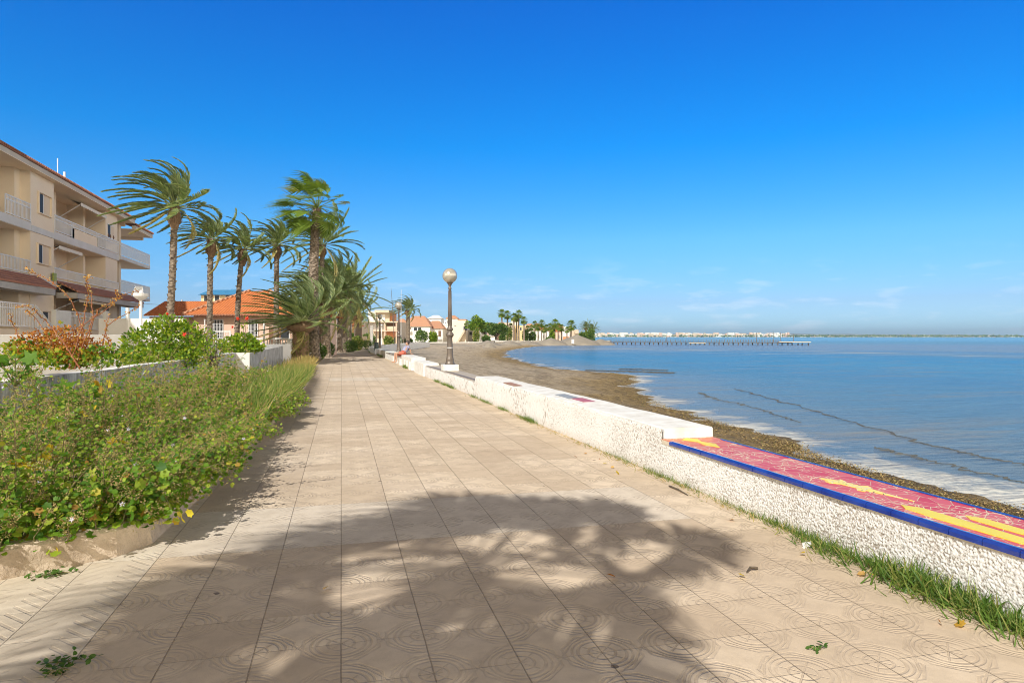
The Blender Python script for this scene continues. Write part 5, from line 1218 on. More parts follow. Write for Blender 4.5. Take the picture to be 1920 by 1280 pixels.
# white porch walls of the yard left of the bungalow
wp = local('yard_wall', 300, 30, 'bright white yard wall behind the hibiscus under the orange roof line', 'wall'); B('panel', M['white_wall'], [(px(-115, 30), px(45, 30), 0, .2, 0, HZ(597, 30))], wp); B('post', M['white_wall'], [(px(-62, 30), px(-57, 30), -.1, 0, 0, HZ(577, 30))], wp)
pg = local('white_gate', 418, 35, 'low white painted gate between two posts in front of the bungalow', 'gate'); B('posts', M['white_paint'], [(-.42, -.36, -.04, .04, 0, 1.75), (.36, .42, -.04, .04, 0, 1.75)], pg)
B('bars', M['white_paint'], [(-.36, .36, -.02, .02, 1.68, 1.74), (-.36, .36, -.02, .02, 1.1, 1.14)] + [(-.36 + i * .09 - .01, -.36 + i * .09 + .01, -.01, .01, 1.14, 1.68) for i in range(1, 8)], pg)
for x_, yt, lab in ((384, 600, 'slim white pole in the bungalow yard beside the second palm'), (495, 602, 'white yard post at the balustrade under the squat palm fronds')):
    t = local('white_pole', x_, 37 if x_ < 400 else 36.6, lab, 'pole'); mb = MB(); mb.tube([(0, 0, 0), (0, 0, HZ(yt, 37))], .035 if x_ < 400 else .06, 8); mb.lathe([(.05, 0), (.06, .03), (.02, .05)], (0, 0, HZ(yt, 37)), 8); mb.build('shaft', M['white_paint'], t)
# blue-roofed building behind
Zq = 95.0; bq = local('blue_roof_building', 405, Zq, 'yellow building with a blue metal roof terrace behind the bungalow', 'building')
B('wall', M['yellow_wall'], [(px(-28, Zq), px(40, Zq), 0, 8, 0, HZ(553, Zq))], bq); mb = MB(); zt_ = HZ(553, Zq); a_, b2_ = px(-31, Zq), px(44, Zq)
mb.add([(a_, -.5, zt_), (b2_, -.5, zt_), (b2_, 8, zt_), (a_, 8, zt_), (a_ + 1, 1, zt_ + .8), (b2_ - 1, 1, zt_ + .8), (b2_ - 1, 6, zt_ + .8), (a_ + 1, 6, zt_ + .8)], [(0, 1, 5, 4), (1, 2, 6, 5), (2, 3, 7, 6), (3, 0, 4, 7), (4, 5, 6, 7), (3, 2, 1, 0)]); mb.build('roof', M['blue_paint'], bq)
B('stair_tower', M['blue_paint'], [(px(22, Zq), px(36, Zq), 1, 3, zt_, HZ(541, Zq))], bq)
for i in range(3): house_window(bq, px(-22 + i * 20, Zq), HZ(566, Zq), px(8, Zq), .9, bars=False)
up = local('utility_pole', 341, 90, 'distant pale utility pole between the block and the bungalow', 'pole'); mb = MB(); mb.tube([(0, 0, 0), (0, 0, HZ(562, 90))], [.14, .09], 8); mb.box(-.7, .7, -.05, .05, HZ(562, 90) - .4, HZ(562, 90) - .3); mb.build('shaft', M['grey_conc'], up)
mb = MB(); a = PZ(252, 86, HZ(568, 86)); b_ = PZ(341, 90, HZ(567, 90)); c = PZ(385, 94, HZ(566, 94)); mb.tube([a, (a + b_) / 2 + Vector((0, 0, -.25)), b_, (b_ + c) / 2 + Vector((0, 0, -.2)), c], .02, 4); tag(mb.build('overhead_wire', M['iron']), 'thin overhead wire strung from the utility pole', 'wire')
# damaged white lamp
wl_ = local('garden_lamp', 264, 21.5, 'white garden lamp with broken globe on a slim post by the apartment block', 'lamp', z=.0); mb = MB(); zt_ = HZ(560, 21.5); mb.tube([(0, 0, 0), (0, 0, zt_)], .045, 10); mb.build('post', M['white_paint'], wl_)
mb = MB(); mb.lathe([(.06, -.05), (.14, .0), (.22, .08), (.235, .16), (.225, .17), (.13, .03), (.05, 0)], (0, 0, zt_), 20); mb.build('dish', M['white_paint'], wl_)
mb = MB(); n_ = 14; vs = []; 
for i in range(n_ + 1):
    for j in range(7): a = PI * .55 + PI * .75 * i / n_; e = -.5 + 1.3 * j / 6; r = .2; vs.append((r * math.cos(a) * math.cos(e), r * math.sin(a) * math.cos(e), zt_ + .26 + r * math.sin(e)))
mb.add(vs, [(i * 7 + j, (i + 1) * 7 + j, (i + 1) * 7 + j + 1, i * 7 + j + 1) for i in range(n_) for j in range(6)]); mb.build('broken_globe', M['white_paint'], wl_, smooth=True); mb = MB(); mb.lathe([(.05, .02), (.06, .12), (.07, .2), (.04, .27)], (.02, 0, zt_), 10); mb.build('bulb_holder', M['white_paint'], wl_)

# ------------------------------------------------------------------ promenade lamps
gm, gt_, gb = newmat('lamp_globe'); gk = NB(gt_); zz_ = gk.n('ShaderNodeSeparateXYZ'); gk.L.new(gk.obj(), zz_.inputs[0])
gk.put(gb.inputs['Base Color'], gk.ramp(zz_.outputs[2], [(.0, (.44, .42, .36)), (1.0, (.50, .48, .42))])); gb.inputs['Roughness'].default_value = .12; gb.inputs['Metallic'].default_value = .35; gb.inputs['IOR'].default_value = 1.3
gb.inputs['Coat Weight'].default_value = 1.0; gb.inputs['Coat Roughness'].default_value = .05
def lamp(x, d, zb, H, label, plinth=True, gr=.235, mat=None):
    mat = mat or M['iron']; t = empty('street_lamp', (x, d, 0), 0, label, 'street lamp', 'globe lamps along the sea wall'); mb = MB()
    k = H - 2 * gr; prof = [(.155, 0), (.155, .03), (.128, .07), (.118, .13), (.128, .16), (.112, .19), (.098, .30), (.088, .62), (.078, .83), (.088, .86), (.118, .895), (.126, .93), (.112, .97), (.078, 1.0), (.072, 1.05), (.098, 1.075), (.104, 1.11), (.088, 1.14), (.062, 1.17), (.058, 1.3), (.05, 1.9), (.042, k - .22), (.05, k - .2), (.055, k - .17), (.042, k - .14), (.042, k - .08), (.07, k - .05), (.075, k + .01)]
    mb.lathe(prof, (0, 0, zb), 20)
    for i in range(10): a = i * TWOPI / 10; mb.tube([(math.cos(a) * .06, math.sin(a) * .06, zb + 1.2), (math.cos(a) * .046, math.sin(a) * .046, zb + k - .25)], .007, 4)
    mb.build('post', mat, t, smooth=True); mb = MB(); prof = [(gr * math.sin(PI * i / 18) + (.001 if i in (0, 18) else 0), -gr * math.cos(PI * i / 18)) for i in range(19)]
    mb.lathe(prof, (0, 0, zb + k + gr - .01), 32); mb.build('globe', gm, t, smooth=True); mb = MB(); mb.lathe([(.08, k - .02), (.105, k), (.10, k + .02), (.04, k + .03)], (0, 0, zb), 16); mb.build('globe_collar', mat, t)
    if plinth: mb = MB(); mb.box(-.24, .24, -.27, .27, .36, zb); mb.build('plinth', M['wall_top'], t, bevel=.012)
    return t
p = PZ(843.5, 20.9); l1 = lamp(p.x, p.y, HZ(683, 20.9), (683 - 502) * 20.9 / f, 'nearest iron globe lamp on a white plinth in the sea wall')
mb = MB(); mb.lathe([(.086, .0), (.092, .01), (.092, .035), (.086, .045)], (0, 0, HZ(653, 20.9)), 16); mb.build('cable_tie', M['white_metal'], l1)
p = PZ(747.5, 39.5); lamp(p.x, p.y, HZ(659.5, 39.5), (659.5 - 565) * 39.5 / f, 'second iron globe lamp by the person seated on the wall', gr=.215)
p = PZ(712.3, 59); lamp(p.x, p.y, HZ(652, 59), (652 - 589) * 59 / f, 'third globe lamp, beside the grey litter bin', gr=.21)
p = PZ(705.4, 92); lamp(p.x, p.y, 0, HZ(599.5, 92), 'distant dark globe lamp left of the third lamp', plinth=False, gr=.2)
p = PZ(715.3, 118); lamp(p.x, p.y, 0, HZ(608, 118), 'distant white globe lamp right of the third lamp', plinth=False, gr=.22, mat=M['white_paint'])
# litter bin
bp = PZ(705.6, 55.5); t = empty('litter_bin', bp, 0, 'dark grey-green litter bin on a post at the bend of the sea wall', 'bin'); mb = MB(); mb.lathe([(.15, .25), (.17, .3), (.18, .85), (.17, .87)], (0, 0, 0), 16); mb.build('body', M['bin'], t)
mb = MB(); mb.lathe([(.19, .87), (.19, .91), (.1, .97), (.02, .98)], (0, 0, 0), 16); mb.build('lid', M['bin'], t); mb = MB(); mb.tube([(.22, 0, 0), (.22, 0, 1.05)], .03, 8); mb.box(.16, .24, -.02, .02, .5, .55); mb.build('post', M['iron'], t)
# poles
t = local('flagpole', 751.8, 62, 'tall slim white flagpole rising beside the second lamp', 'pole', z=-.6); mb = MB(); mb.tube([(0, 0, 0), (.02, 0, 6.4)], [.035, .02], 8); mb.build('mast', M['white_paint'], t); mb = MB(); mb.lathe([(.07, 0), (.07, .15), (.04, .2)], (0, 0, 0), 8); mb.build('foot', M['white_paint'], t)
t = local('thin_mast', 739.5, 90, 'thin dark leaning mast left of the second lamp', 'pole', z=0); mb = MB(); mb.tube([(0, 0, 0), (-.15, 0, 4), (-.45, 0, HZ(540, 90))], [.05, .04, .02], 6); mb.build('mast', M['iron'], t); mb = MB(); mb.lathe([(.1, 0), (.1, .1), (.05, .15)], (0, 0, 0), 8); mb.build('foot', M['iron'], t)

# ------------------------------------------------------------------ the person sitting on the wall
def person():
    Zs = 35.6; hip = PZ(755.5, Zs); hip.z = .52
    t = empty('person', (hip.x, hip.y, 0), 0, 'person in red shorts and lilac patterned top leaning back on the sea wall', 'person')
    z0 = .52; J = []; E = []; Rr = []
    def j(p, r, par=None): J.append(p); Rr.append(r); 
    front = wall_x(hip.y) - hip.x
    hipc = Vector((0, 0, z0)); dirT = Vector((.42, .50, .62)).normalized(); side = Vector((.25, -.95, .1)).normalized(); side = (side - dirT * side.dot(dirT)).normalized()
    idx = {}
    def v(n_, p, r, par=None): idx[n_] = len(J); J.append(p); Rr.append(r); (E.append((idx[par], idx[n_])) if par else None)
    v('hip', hipc, .125); v('waist', hipc + dirT * .2, .115, 'hip'); v('chest', hipc + dirT * .40, .13, 'waist'); v('neckb', hipc + dirT * .52, .07, 'chest'); v('neck', hipc + dirT * .58 + Vector((0, 0, .02)), .048, 'neckb')
    hc = hipc + dirT * .62 + Vector((-.03, -.02, .07)); v('head1', hc, .085, 'neck'); v('head2', hc + Vector((-.01, 0, .08)), .09, 'head1'); v('head3', hc + Vector((0, 0, .14)), .06, 'head2')
    for s0, nm in ((1, 'a'), (-1, 'b')):
        sh = hipc + dirT * .47 + side * .17 * s0; v('sh' + nm, sh, .055, 'chest'); el_ = sh + Vector((.10, .03, -.24)) + side * .05 * s0; v('el' + nm, el_, .038, 'sh' + nm)
        wr_ = el_ + Vector((.03, .02, -.2)); wr_.z = max(wr_.z, .47 + .03); v('wr' + nm, wr_, .026, 'el' + nm); v('hd' + nm, wr_ + Vector((.06, .0, -.015)), .03, 'wr' + nm)
        for q_ in range(5):
            a = (q_ - 2) * .22 * s0; ln = (.045, .07, .08, .075, .055)[q_]; v('f%s%d' % (nm, q_), idx and (J[idx['hd' + nm]] + Vector((math.cos(a) * .02, math.sin(a) * .04, 0))), .012, 'hd' + nm)
            v('g%s%d' % (nm, q_), J[-1] + Vector((math.cos(a) * ln, math.sin(a) * ln, -.012)), .009, 'f%s%d' % (nm, q_))
        kn = Vector((front + .02 - (.12 if s0 > 0 else .16), -.02 - .11 * s0, .56)); th_ = hipc + side * .1 * s0; v('th' + nm, th_ + Vector((-.05, 0, 0)), .09, 'hip'); v('kn' + nm, kn, .058, 'th' + nm)
        an_ = kn + Vector((.03 - .05 * (s0 < 0), -.02, -.44)); v('cf' + nm, kn.lerp(an_, .35) + Vector((.01, 0, 0)), .055, 'kn' + nm); v('an' + nm, an_, .034, 'cf' + nm); v('to' + nm, an_ + Vector((-.17, -.02, -.05)), .03, 'an' + nm)
    me = bpy.data.meshes.new('body'); me.from_pydata([tuple(p) for p in J], E, []); o = bpy.data.objects.new('body', me); COL.objects.link(o); o.parent = t; me.materials.append(M['skin'])
    sk = o.modifiers.new('skin', 'SKIN'); 
    for q_, r in zip(me.skin_vertices[0].data, Rr): q_.radius = (r, r)
    me.skin_vertices[0].data[0].use_root = True; sk.use_smooth_shade = True
    o.modifiers.new('sub', 'SUBSURF').levels = 1; o.modifiers['sub'].render_levels = 2
    mb = MB(); mb.tube([hipc + dirT * .12, hipc + dirT * .22, hipc + dirT * .40, hipc + dirT * .5, hipc + dirT * .54], [.155, .14, .17, .12, .07], 14); 
    for s0 in (1, -1): sh = hipc + dirT * .46 + side * .13 * s0; mb.tube([sh, hipc + dirT * .46 + side * .18 * s0, hipc + dirT * .44 + side * .21 * s0 + Vector((.05, .01, -.1))], [.09, .075, .065], 10)
    mb.build('shirt', M['shirt'], t, smooth=True)
    mb = MB(); mb.tube([hipc - dirT * .1, hipc, hipc + dirT * .13], [.13, .16, .15], 14)
    for nm in 'ab': a = J[idx['th' + nm]]; k_ = J[idx['kn' + nm]]; mb.tube([a + Vector((.06, 0, 0)), a, a.lerp(k_, .55)], [.10, .115, .088], 12)
    mb.build('shorts', M['shorts'], t, smooth=True)
    mb = MB(); c = hc + Vector((.03, .02, .09)); mb.lathe([(.03, -.11), (.085, -.07), (.105, 0), (.095, .06), (.05, .10), (.01, .11)], c, 16); mb.build('hair', M['hair'], t, smooth=True)
    mb = MB(); hf = hc + Vector((-.085, -.01, .06)); mb.lathe([(.004, -.03), (.014, -.02), (.008, .02), (.003, .03)], hf, 8); mb.build('nose', M['skin'], t)
    for s0 in (-1, 1): mb = MB(); mb.lathe([(.002, -.008), (.009, 0), (.002, .008)], hc + Vector((-.082, s0 * .032, .085)), 8); mb.build('eye', M['hair'], t)
    mb = MB(); mb.box(-.088, -.078, -.025, .02, .012, .02, Matrix.Translation(hc)); mb.build('mouth', M['shorts'], t)
person()

# ------------------------------------------------------------------ planting and rocks at the far end of the promenade
def bush(x, Z, w, yt, label, n=900, mat='dark_leaf', size=.12, zb=0.0, seed=0, lobes=4):
    b0 = PZ(x, Z, zb); W_ = w * Z / f / 2; Hh = HZ(yt, Z) - zb; rs = random.Random(seed + int(x)); bl = [(0, 0, Hh * .45, W_ * .8, W_ * .7, Hh * .5)]
    for i in range(lobes): a = rs.uniform(0, TWOPI); bl.append((math.cos(a) * W_ * .5, math.sin(a) * W_ * .4, Hh * rs.uniform(.35, .7), W_ * .5, W_ * .5, Hh * .32))
    return shrub('bush', b0, bl, n, size, M[mat], label, 'bush', seed=seed, stems=8)
bush(600, 42, 26, 642, 'low green bush at the foot of the tallest palm', 1200, size=.09); bush(617, 50, 26, 640, 'dark bush wrapping the trunk behind the tallest palm', 1400, size=.1); bush(655, 62, 30, 638, 'dark green bush at the foot of the far clump', 1200); bush(668, 68, 30, 630, 'bright bush right of the far clump of palms', 1400, 'grass', .16)
bush(684, 75, 34, 637, 'spreading green bush in front of the isolated palm', 1400); bush(690, 92, 30, 624, 'bush in front of the cream building by the pillar', 1200, size=.2); bush(663, 88, 24, 622, 'tall hedge bush between the palm trunks', 1000, size=.2)
for i, (x, y, s0, lab) in enumerate(((659, 648, .42, 'white boulder at the edge of the planting under the clump'), (676, 650, .34, 'sandy boulder beside the white boulder'), (697, 649, .3, 'pinkish boulder by the start of the sea wall'))):
    b0 = G(x, y + 2 if y < 652 else y); b0 = PZ(x, 72, 0); mb = MB(); rs = random.Random(i); k = 10; vs = []
    for a in range(k):
        for e in range(6):
            A_ = TWOPI * a / k; E_ = PI * (e + .5) / 6 - PI / 2; r = s0 * (1 + .25 * noise.noise(Vector((math.cos(A_) * 2, math.sin(A_) * 2, E_ + i * 7)))); vs.append((r * 1.3 * math.cos(A_) * math.cos(E_), r * math.sin(A_) * math.cos(E_), s0 * .55 + r * .75 * math.sin(E_)))
    fs = [(a * 6 + e, ((a + 1) % k) * 6 + e, ((a + 1) % k) * 6 + e + 1, a * 6 + e + 1) for a in range(k) for e in range(5)] + [tuple(a * 6 + 5 for a in range(k))]
    mb.add(vs, fs); o = mb.build('boulder', M['white_wall'] if i == 0 else M['rock']); o.location = b0; tag(o, lab, 'rock')
t = local('retaining_wall', 688, 82, 'sandstone coloured retaining wall under the bushes at the end of the path', 'wall'); B('blocks', M['sandstone'], [(px(-12, 82), px(-1, 82), 0, .5, 0, HZ(630, 82)), (px(-1, 82), px(6, 82), .1, .6, 0, HZ(636, 82))], t, bevel=.04)
t = local('stone_post', 697, 86, 'tall grey stone post at the end of the promenade', 'post'); B('shaft', M['grey_conc'], [(-.16, .16, -.16, .16, 0, HZ(612, 86))], t); B('cap', M['grey_conc'], [(-.2, .2, -.2, .2, HZ(612, 86), HZ(612, 86) + .1)], t)

# ------------------------------------------------------------------ distant villas
def block(name, x0, x1, ytop, Z, mat, label, dep=8, zb=-.5, roof=None, wins=(), cat='house', gable=None, rz=None):
    xc = (x0 + x1) / 2; t = local(name, xc, Z, label, cat, z=zb, rz=rz); H = HZ(ytop, Z) - zb; a, b_ = px(x0 - xc, Z), px(x1 - xc, Z)
    B('wall', M[mat], [(a, b_, 0, dep, 0, H)], t)
    if roof:
        mb = MB(); rh = gable or 1.0
        mb.add([(a - .4, -.4, H), (b_ + .4, -.4, H), (b_ + .4, dep + .4, H), (a - .4, dep + .4, H), (a + (b_ - a) * .3, dep / 2, H + rh), (b_ - (b_ - a) * .3, dep / 2, H + rh)], [(0, 1, 5, 4), (1, 2, 5), (2, 3, 4, 5), (3, 0, 4), (3, 2, 1, 0)]); mb.build('roof', M[roof], t)
    for (wx_, wy2, ww, wh, k) in wins:
        zt2 = HZ(wy2, Z) - zb
        if k == 'b':      # balcony recess: dark opening with a slab and parapet in front
            o = B('balcony', M['brown_wood'], [(px(wx_ - xc, Z), px(wx_ + ww - xc, Z), -.02, .02, zt2 - px(wh, Z), zt2)], t); B('parapet', M[mat], [(px(wx_ - xc, Z), px(wx_ + ww - xc, Z), -.9, -.75, zt2 - px(wh, Z) - .1, zt2 - px(wh, Z) + .75), (px(wx_ - xc, Z), px(wx_ + ww - xc, Z), -.75, -.03, zt2 - px(wh, Z) - .2, zt2 - px(wh, Z) - .05)], o)
        else:
            o = B('window', M['glass'] if k == 'g' else M['shutter'], [(px(wx_ - xc, Z), px(wx_ + ww - xc, Z), -.05, .02, zt2 - px(wh, Z), zt2)], t)
            B('frame', M['white_paint'], [(px(wx_ - xc, Z) - .1, px(wx_ - xc, Z), -.08, .02, zt2 - px(wh, Z), zt2), (px(wx_ + ww - xc, Z), px(wx_ + ww - xc, Z) + .1, -.08, .02, zt2 - px(wh, Z), zt2)], o)
    return t
m_ = block('modern_house', 672, 745, 603, 150, 'sandstone', 'modern cream house with stacked flat-roofed boxes at the end of the path', 14, wins=[(694, 606, 26, 12, 's'), (724, 605, 19, 13, 'b'), (684, 608, 6, 5, 's')])
Zm = 150; xc = 708.5
B('upper_box', M['white_wall'], [(px(688 - xc, Zm), px(703 - xc, Zm), 1, 8, HZ(603, Zm) + .5, HZ(583, Zm) + .5)], m_); B('upper_box', M['sandstone'], [(px(703 - xc, Zm), px(728 - xc, Zm), 1.5, 8, HZ(603, Zm) + .5, HZ(586, Zm) + .5)], m_); B('flat_roof', M['sandstone'], [(px(702 - xc, Zm), px(729 - xc, Zm), .2, 8.2, HZ(586, Zm) + .5, HZ(581, Zm) + .5)], m_)
B('window', M['white_paint'], [(px(706 - xc, Zm), px(720 - xc, Zm), 1.4, 1.6, HZ(601, Zm) + .5, HZ(589, Zm) + .5)], m_); B('side_wing', M['orange_wall'], [(px(728 - xc, Zm), px(732 - xc, Zm), 2, 8, HZ(603, Zm) + .5, HZ(586, Zm) + .5)], m_)
B('terrace_slab', M['sandstone'], [(px(670 - xc, Zm), px(748 - xc, Zm), -1.6, 0, HZ(605, Zm) + .5, HZ(602.5, Zm) + .5)], m_); B('terrace_slab', M['pink'], [(px(700 - xc, Zm), px(748 - xc, Zm), -1.6, -.01, HZ(621.5, Zm) + .5, HZ(620, Zm) + .5)], m_)
for x_ in (723, 744): B('terrace_column', M['pink'], [(px(x_ - xc, Zm), px(x_ + 2 - xc, Zm), -1.5, -1.1, 0, HZ(605, Zm) + .5)], m_)
B('balcony', M['orange_wall'], [(px(725 - xc, Zm), px(743 - xc, Zm), -.1, -.02, .2, HZ(621.5, Zm) + .5)], m_)
block('cream_house', 648, 672, 602, 120, 'sandstone', 'plain cream house wall behind the palm clump', 10); block('orange_house', 636, 656, 610, 100, 'orange_wall', 'orange rendered house between the far palm trunks', 8, roof='roof_orange', wins=[(640, 618, 6, 10, 'g')]); block('white_blue_house', 590, 634, 600, 92, 'white_wall', 'white house with a blue string course seen between the palm trunks', 8, wins=[(598, 612, 5, 12, 'g'), (615, 618, 5, 12, 'g'), (590, 607, 44, 2, 's')])
block('villa', 752, 806, 612, 188, 'white_wall', 'white two storey villa with broad orange hip roofs behind the lone palm', 14, roof='roof_pale', gable=3.2, wins=[(757, 614, 14, 8, 'b'), (776, 614, 6, 6, 'g'), (784, 614, 6, 6, 'g'), (755, 630, 16, 7, 's')])
block('villa', 796, 830, 616, 192, 'white_wall', 'villa with stepped orange roofs next to the white gabled house', 12, roof='roof_pale', gable=2.4, wins=[(800, 619, 10, 10, 's'), (822, 620, 5, 16, 'b')])
block('gabled_house', 802, 827, 597, 235, 'white_wall', 'white gabled house rising behind the orange roofs', 10, roof='white_wall', gable=1.3, wins=[(810, 603, 4, 3, 's')]); block('roof_tower', 774, 790, 600, 215, 'yellow_wall', 'small yellow roof tower above the orange hip roof', 5, roof='roof_pale', gable=.6)
block('terrace_house', 826, 846, 606, 200, 'white_wall', 'white terrace house left of the big cream house', 10, wins=[(829, 613, 3, 4, 'g'), (831, 624, 3, 7, 'g')])
ch = block('cream_villa', 846, 874, 601, 196, 'cream', 'big pale cream villa with an outside stair beside the pine', 12, roof=None, wins=[(869, 612, 8, 7, 'g'), (852, 610, 3, 1, 'g')])
mb = MB(); a, b_ = px(858 - 860, 196), px(872 - 860, 196); mb.add([(a, -1.5, 0.6), (b_, -1.5, 4.2), (b_, -1.5, 3.3), (a, -1.5, -.3), (a, -.01, .6), (b_, -.01, 4.2), (b_, -.01, 3.3), (a, -.01, -.3)], [(0, 1, 2, 3), (4, 7, 6, 5), (0, 4, 5, 1), (3, 2, 6, 7), (1, 5, 6, 2), (0, 3, 7, 4)]); mb.build('outside_stair', M['sandstone'], ch)
B('roof', M['roof_pale'], [(px(-1, 196), px(13, 196), 1, 10, HZ(601, 196) + .5, HZ(598, 196) + .5)], ch)
block('grey_house', 876, 912, 618, 205, 'grey_conc', 'shaded house under the pine behind the beach wall', 8, wins=[(880, 622, 5, 6, 'g'), (892, 626, 5, 6, 'g')]); block('pink_house', 902, 916, 614, 215, 'pink', 'pink house wall between the two pines', 8)
block('cream_block', 945, 962, 605, 262, 'sandstone', 'cream building behind the first pair of tall fan palms', 10, wins=[(948, 610, 3, 4, 'g'), (955, 620, 3, 4, 'g')]); block('cream_block', 964, 990, 610, 266, 'yellow_wall', 'yellow building behind the three tall fan palm trunks', 10, wins=[(975, 614, 3, 5, 'g'), (984, 624, 3, 5, 'g')])
block('row_house', 1002, 1030, 619, 275, 'white_wall', 'white row house with orange roof behind the shore palms', 10, roof='roof_orange', gable=1.4, wins=[(1008, 628, 3, 6, 'g'), (1018, 628, 3, 6, 'g')]); block('row_house', 1030, 1056, 621, 275, 'pink', 'pink row house right of the white row house', 10, roof='roof_orange', gable=1.6, wins=[(1036, 628, 3, 6, 'g'), (1046, 628, 3, 6, 'g')])
wh = block('shore_house', 1055, 1068, 617, 250, 'white_wall', 'bright white shore house beside the largest sand pile', 8, wins=[(1062, 622, 3, 1.5, 'g')]); B('upper_box', M['white_wall'], [(px(-4, 250), px(3, 250), 1, 5, HZ(617, 250) + .5, HZ(612, 250) + .5)], wh); B('lower_box', M['orange_wall'], [(px(-6, 250), px(5, 250), -1, 0, .0, HZ(631, 250) + .5)], wh)
block('shore_house', 1070, 1085, 618, 255, 'sandstone', 'last low house of the shore row with dark balcony', 8, wins=[(1077, 621, 5, 4, 'b')])
for a in ((640, 668, 606, 300, 'sandstone', 'roof_pale', 'distant sandstone house with pale hip roof behind the palm clump'), (742, 760, 604, 290, 'yellow_wall', 'roof_pale', 'distant yellow house behind the lone palm and second lamp'),
          (786, 800, 601, 300, 'pink', 'roof_orange', 'distant pink house between the orange hip roof and the gabled house'), (826, 838, 600, 300, 'white_wall', None, 'distant white flat roofed house right of the gabled house'), (836, 858, 597, 310, 'cream', 'roof_pale', 'distant cream house above the terrace house behind the nearest lamp post'),
          (905, 930, 612, 300, 'white_wall', 'roof_orange', 'distant white house glimpsed between the pine crowns'), (930, 950, 610, 310, 'pink', 'roof_pale', 'distant pink house left of the tall shore palms'), (958, 972, 601, 330, 'cream', None, 'distant tall cream block rising behind the tall palm trunks'),
          (984, 1003, 613, 300, 'white_wall', 'roof_pale', 'distant white house right of the tall palm trunks'), (1000, 1016, 612, 320, 'cream', 'roof_orange', 'distant cream house behind the white row house'), (1022, 1040, 613, 330, 'white_wall', None, 'distant white block behind the pink row house'), (1040, 1058, 615, 310, 'orange_wall', 'roof_orange', 'distant orange house left of the bright white shore house')):
    x0, x1, yt, Z, mt, rf_, lab = a; w_ = (x1 - x0) / 5
    block('background_house', x0, x1, yt, Z, mt, lab, 8, roof=rf_, gable=1.6, wins=[(x0 + w_ * .6, yt + 4, w_ * .6, 3, 'g'), (x0 + w_ * 2.2, yt + 4, w_ * .6, 3, 's'), (x0 + w_ * 3.7, yt + 4, w_ * .6, 3, 'g'), (x0 + w_ * .6, yt + 12, w_ * .6, 5, 'g'), (x0 + w_ * 2.6, yt + 12, w_ * 1.4, 5, 'b')])
# beach edge wall
def strip_wall(name, x0, x1, Z0, Z1, zb, zt2, mat, label):
    a = PZ(x0, Z0); b_ = PZ(x1, Z1); L_ = (b_ - a).length; mb = MB(); mb.box(0, L_, 0, .3, 0, zt2 - zb)
    for i in range(int(L_ / 5)): mb.box(i * 5.0, i * 5.0 + .4, -.06, .0, 0, zt2 - zb + .12)
    o = mb.build(name, mat); o.location = (a.x, a.y, zb); o.rotation_euler = (0, 0, math.atan2(b_.y - a.y, b_.x - a.x)); return tag(o, label, 'wall')
strip_wall('beach_edge_wall', 773, 925, 165, 188, -.8, .05, M['white_wall'], 'long white beach edge wall in front of the villas'); strip_wall('beach_edge_wall', 925, 1045, 200, 240, -.8, .1, M['white_wall'], 'white beach edge wall in front of the tall shore palms'); strip_wall('beach_edge_wall', 735, 775, 118, 160, -.8, .1, M['stain_shade'], 'low grey wall closing the end of the beach')
for x0, lab in ((866, 'white parked van shape of a kiosk by the beach wall'), ): pass
t = local('white_kiosk', 906, 195, 'small white beach kiosk beside the first pine', 'kiosk', z=-.5); B('body', M['white_wall'], [(-.9, .9, 0, 2, 0, 2.5)], t); B('roof', M['white_paint'], [(-1.1, 1.1, -.3, 2.2, 2.5, 2.62)], t); B('hatch', M['glass'], [(-.5, .5, -.03, 0, 1.1, 1.9)], t)
t = local('rowing_boat', 944, 178, 'small white boat drawn up on the sand piles', 'boat', z=-.35); mb = MB(); n_ = 10; vs = []
for i in range(n_ + 1):
    u = i / n_ * 2 - 1; w = .7 * (1 - abs(u) ** 2.5) + .02; vs += [(u * 2.4, -w, .75 + .15 * u * u), (u * 2.2, -w * .6, .1), (u * 2.2, w * .6, .1), (u * 2.4, w, .75 + .15 * u * u)]
mb.add(vs, [(i * 4 + j, (i + 1) * 4 + j, (i + 1) * 4 + j + 1, i * 4 + j + 1) for i in range(n_) for j in range(3)]); mb.build('hull', M['white_paint'], t, smooth=True); B('thwart', M['blue_paint'], [(-.5, -.2, -.5, .5, .55, .6), (.6, .9, -.45, .45, .55, .6)], t)
# pines
def pine(x, Z, w, yt, yb, label, seed, mat='pine_leaf', trunk=True, zb=-.5):
    b0 = PZ(x, Z, zb); t = empty('pine_tree', b0, 0, label, 'tree', 'pines behind the beach'); W_ = w * Z / f / 2; Ht = HZ(yt, Z) - zb; Hb = HZ(yb, Z) - zb; rs = random.Random(seed); bl = []
    for i in range(16): a = rs.uniform(0, TWOPI); r = rs.uniform(0, .72); bl.append((math.cos(a) * W_ * r, math.sin(a) * W_ * r * .7, Hb + (Ht - Hb) * rs.uniform(.25, .8) * (1 - .35 * r), W_ * .32, W_ * .32, (Ht - Hb) * .22))
    P, d = blob_points(5200, bl, .75); merge([scatter(P, d + NR.normal(size=d.shape) * .6, .38 * (.5 + NR.rand(len(P))), 'oval', None) + (0,)], 'crown', [M[mat]], t); mb = MB(); mb.tube([(0, 0, 0), (.3, 0, Hb * .7), (0, 0, Hb + 1)], [.32, .25, .16], 8)
    for i in range(6): b_ = bl[i]; mb.tube([(.2, 0, Hb * .7), (b_[0] * .5, b_[1] * .5, (Hb * .7 + b_[2]) / 2 + .1), b_[:3]], [.16, .1, .05], 6)
    mb.build('trunk', M['bark'], t)
pine(892, 192, 44, 590, 619, 'broad light green umbrella pine left of the shore palms', 1); pine(928, 200, 50, 600, 628, 'darker rounded pine with drooping foliage right of the umbrella pine', 2, 'dark_leaf'); pine(908, 205, 22, 604, 622, 'small pine between the two larger pines', 3)
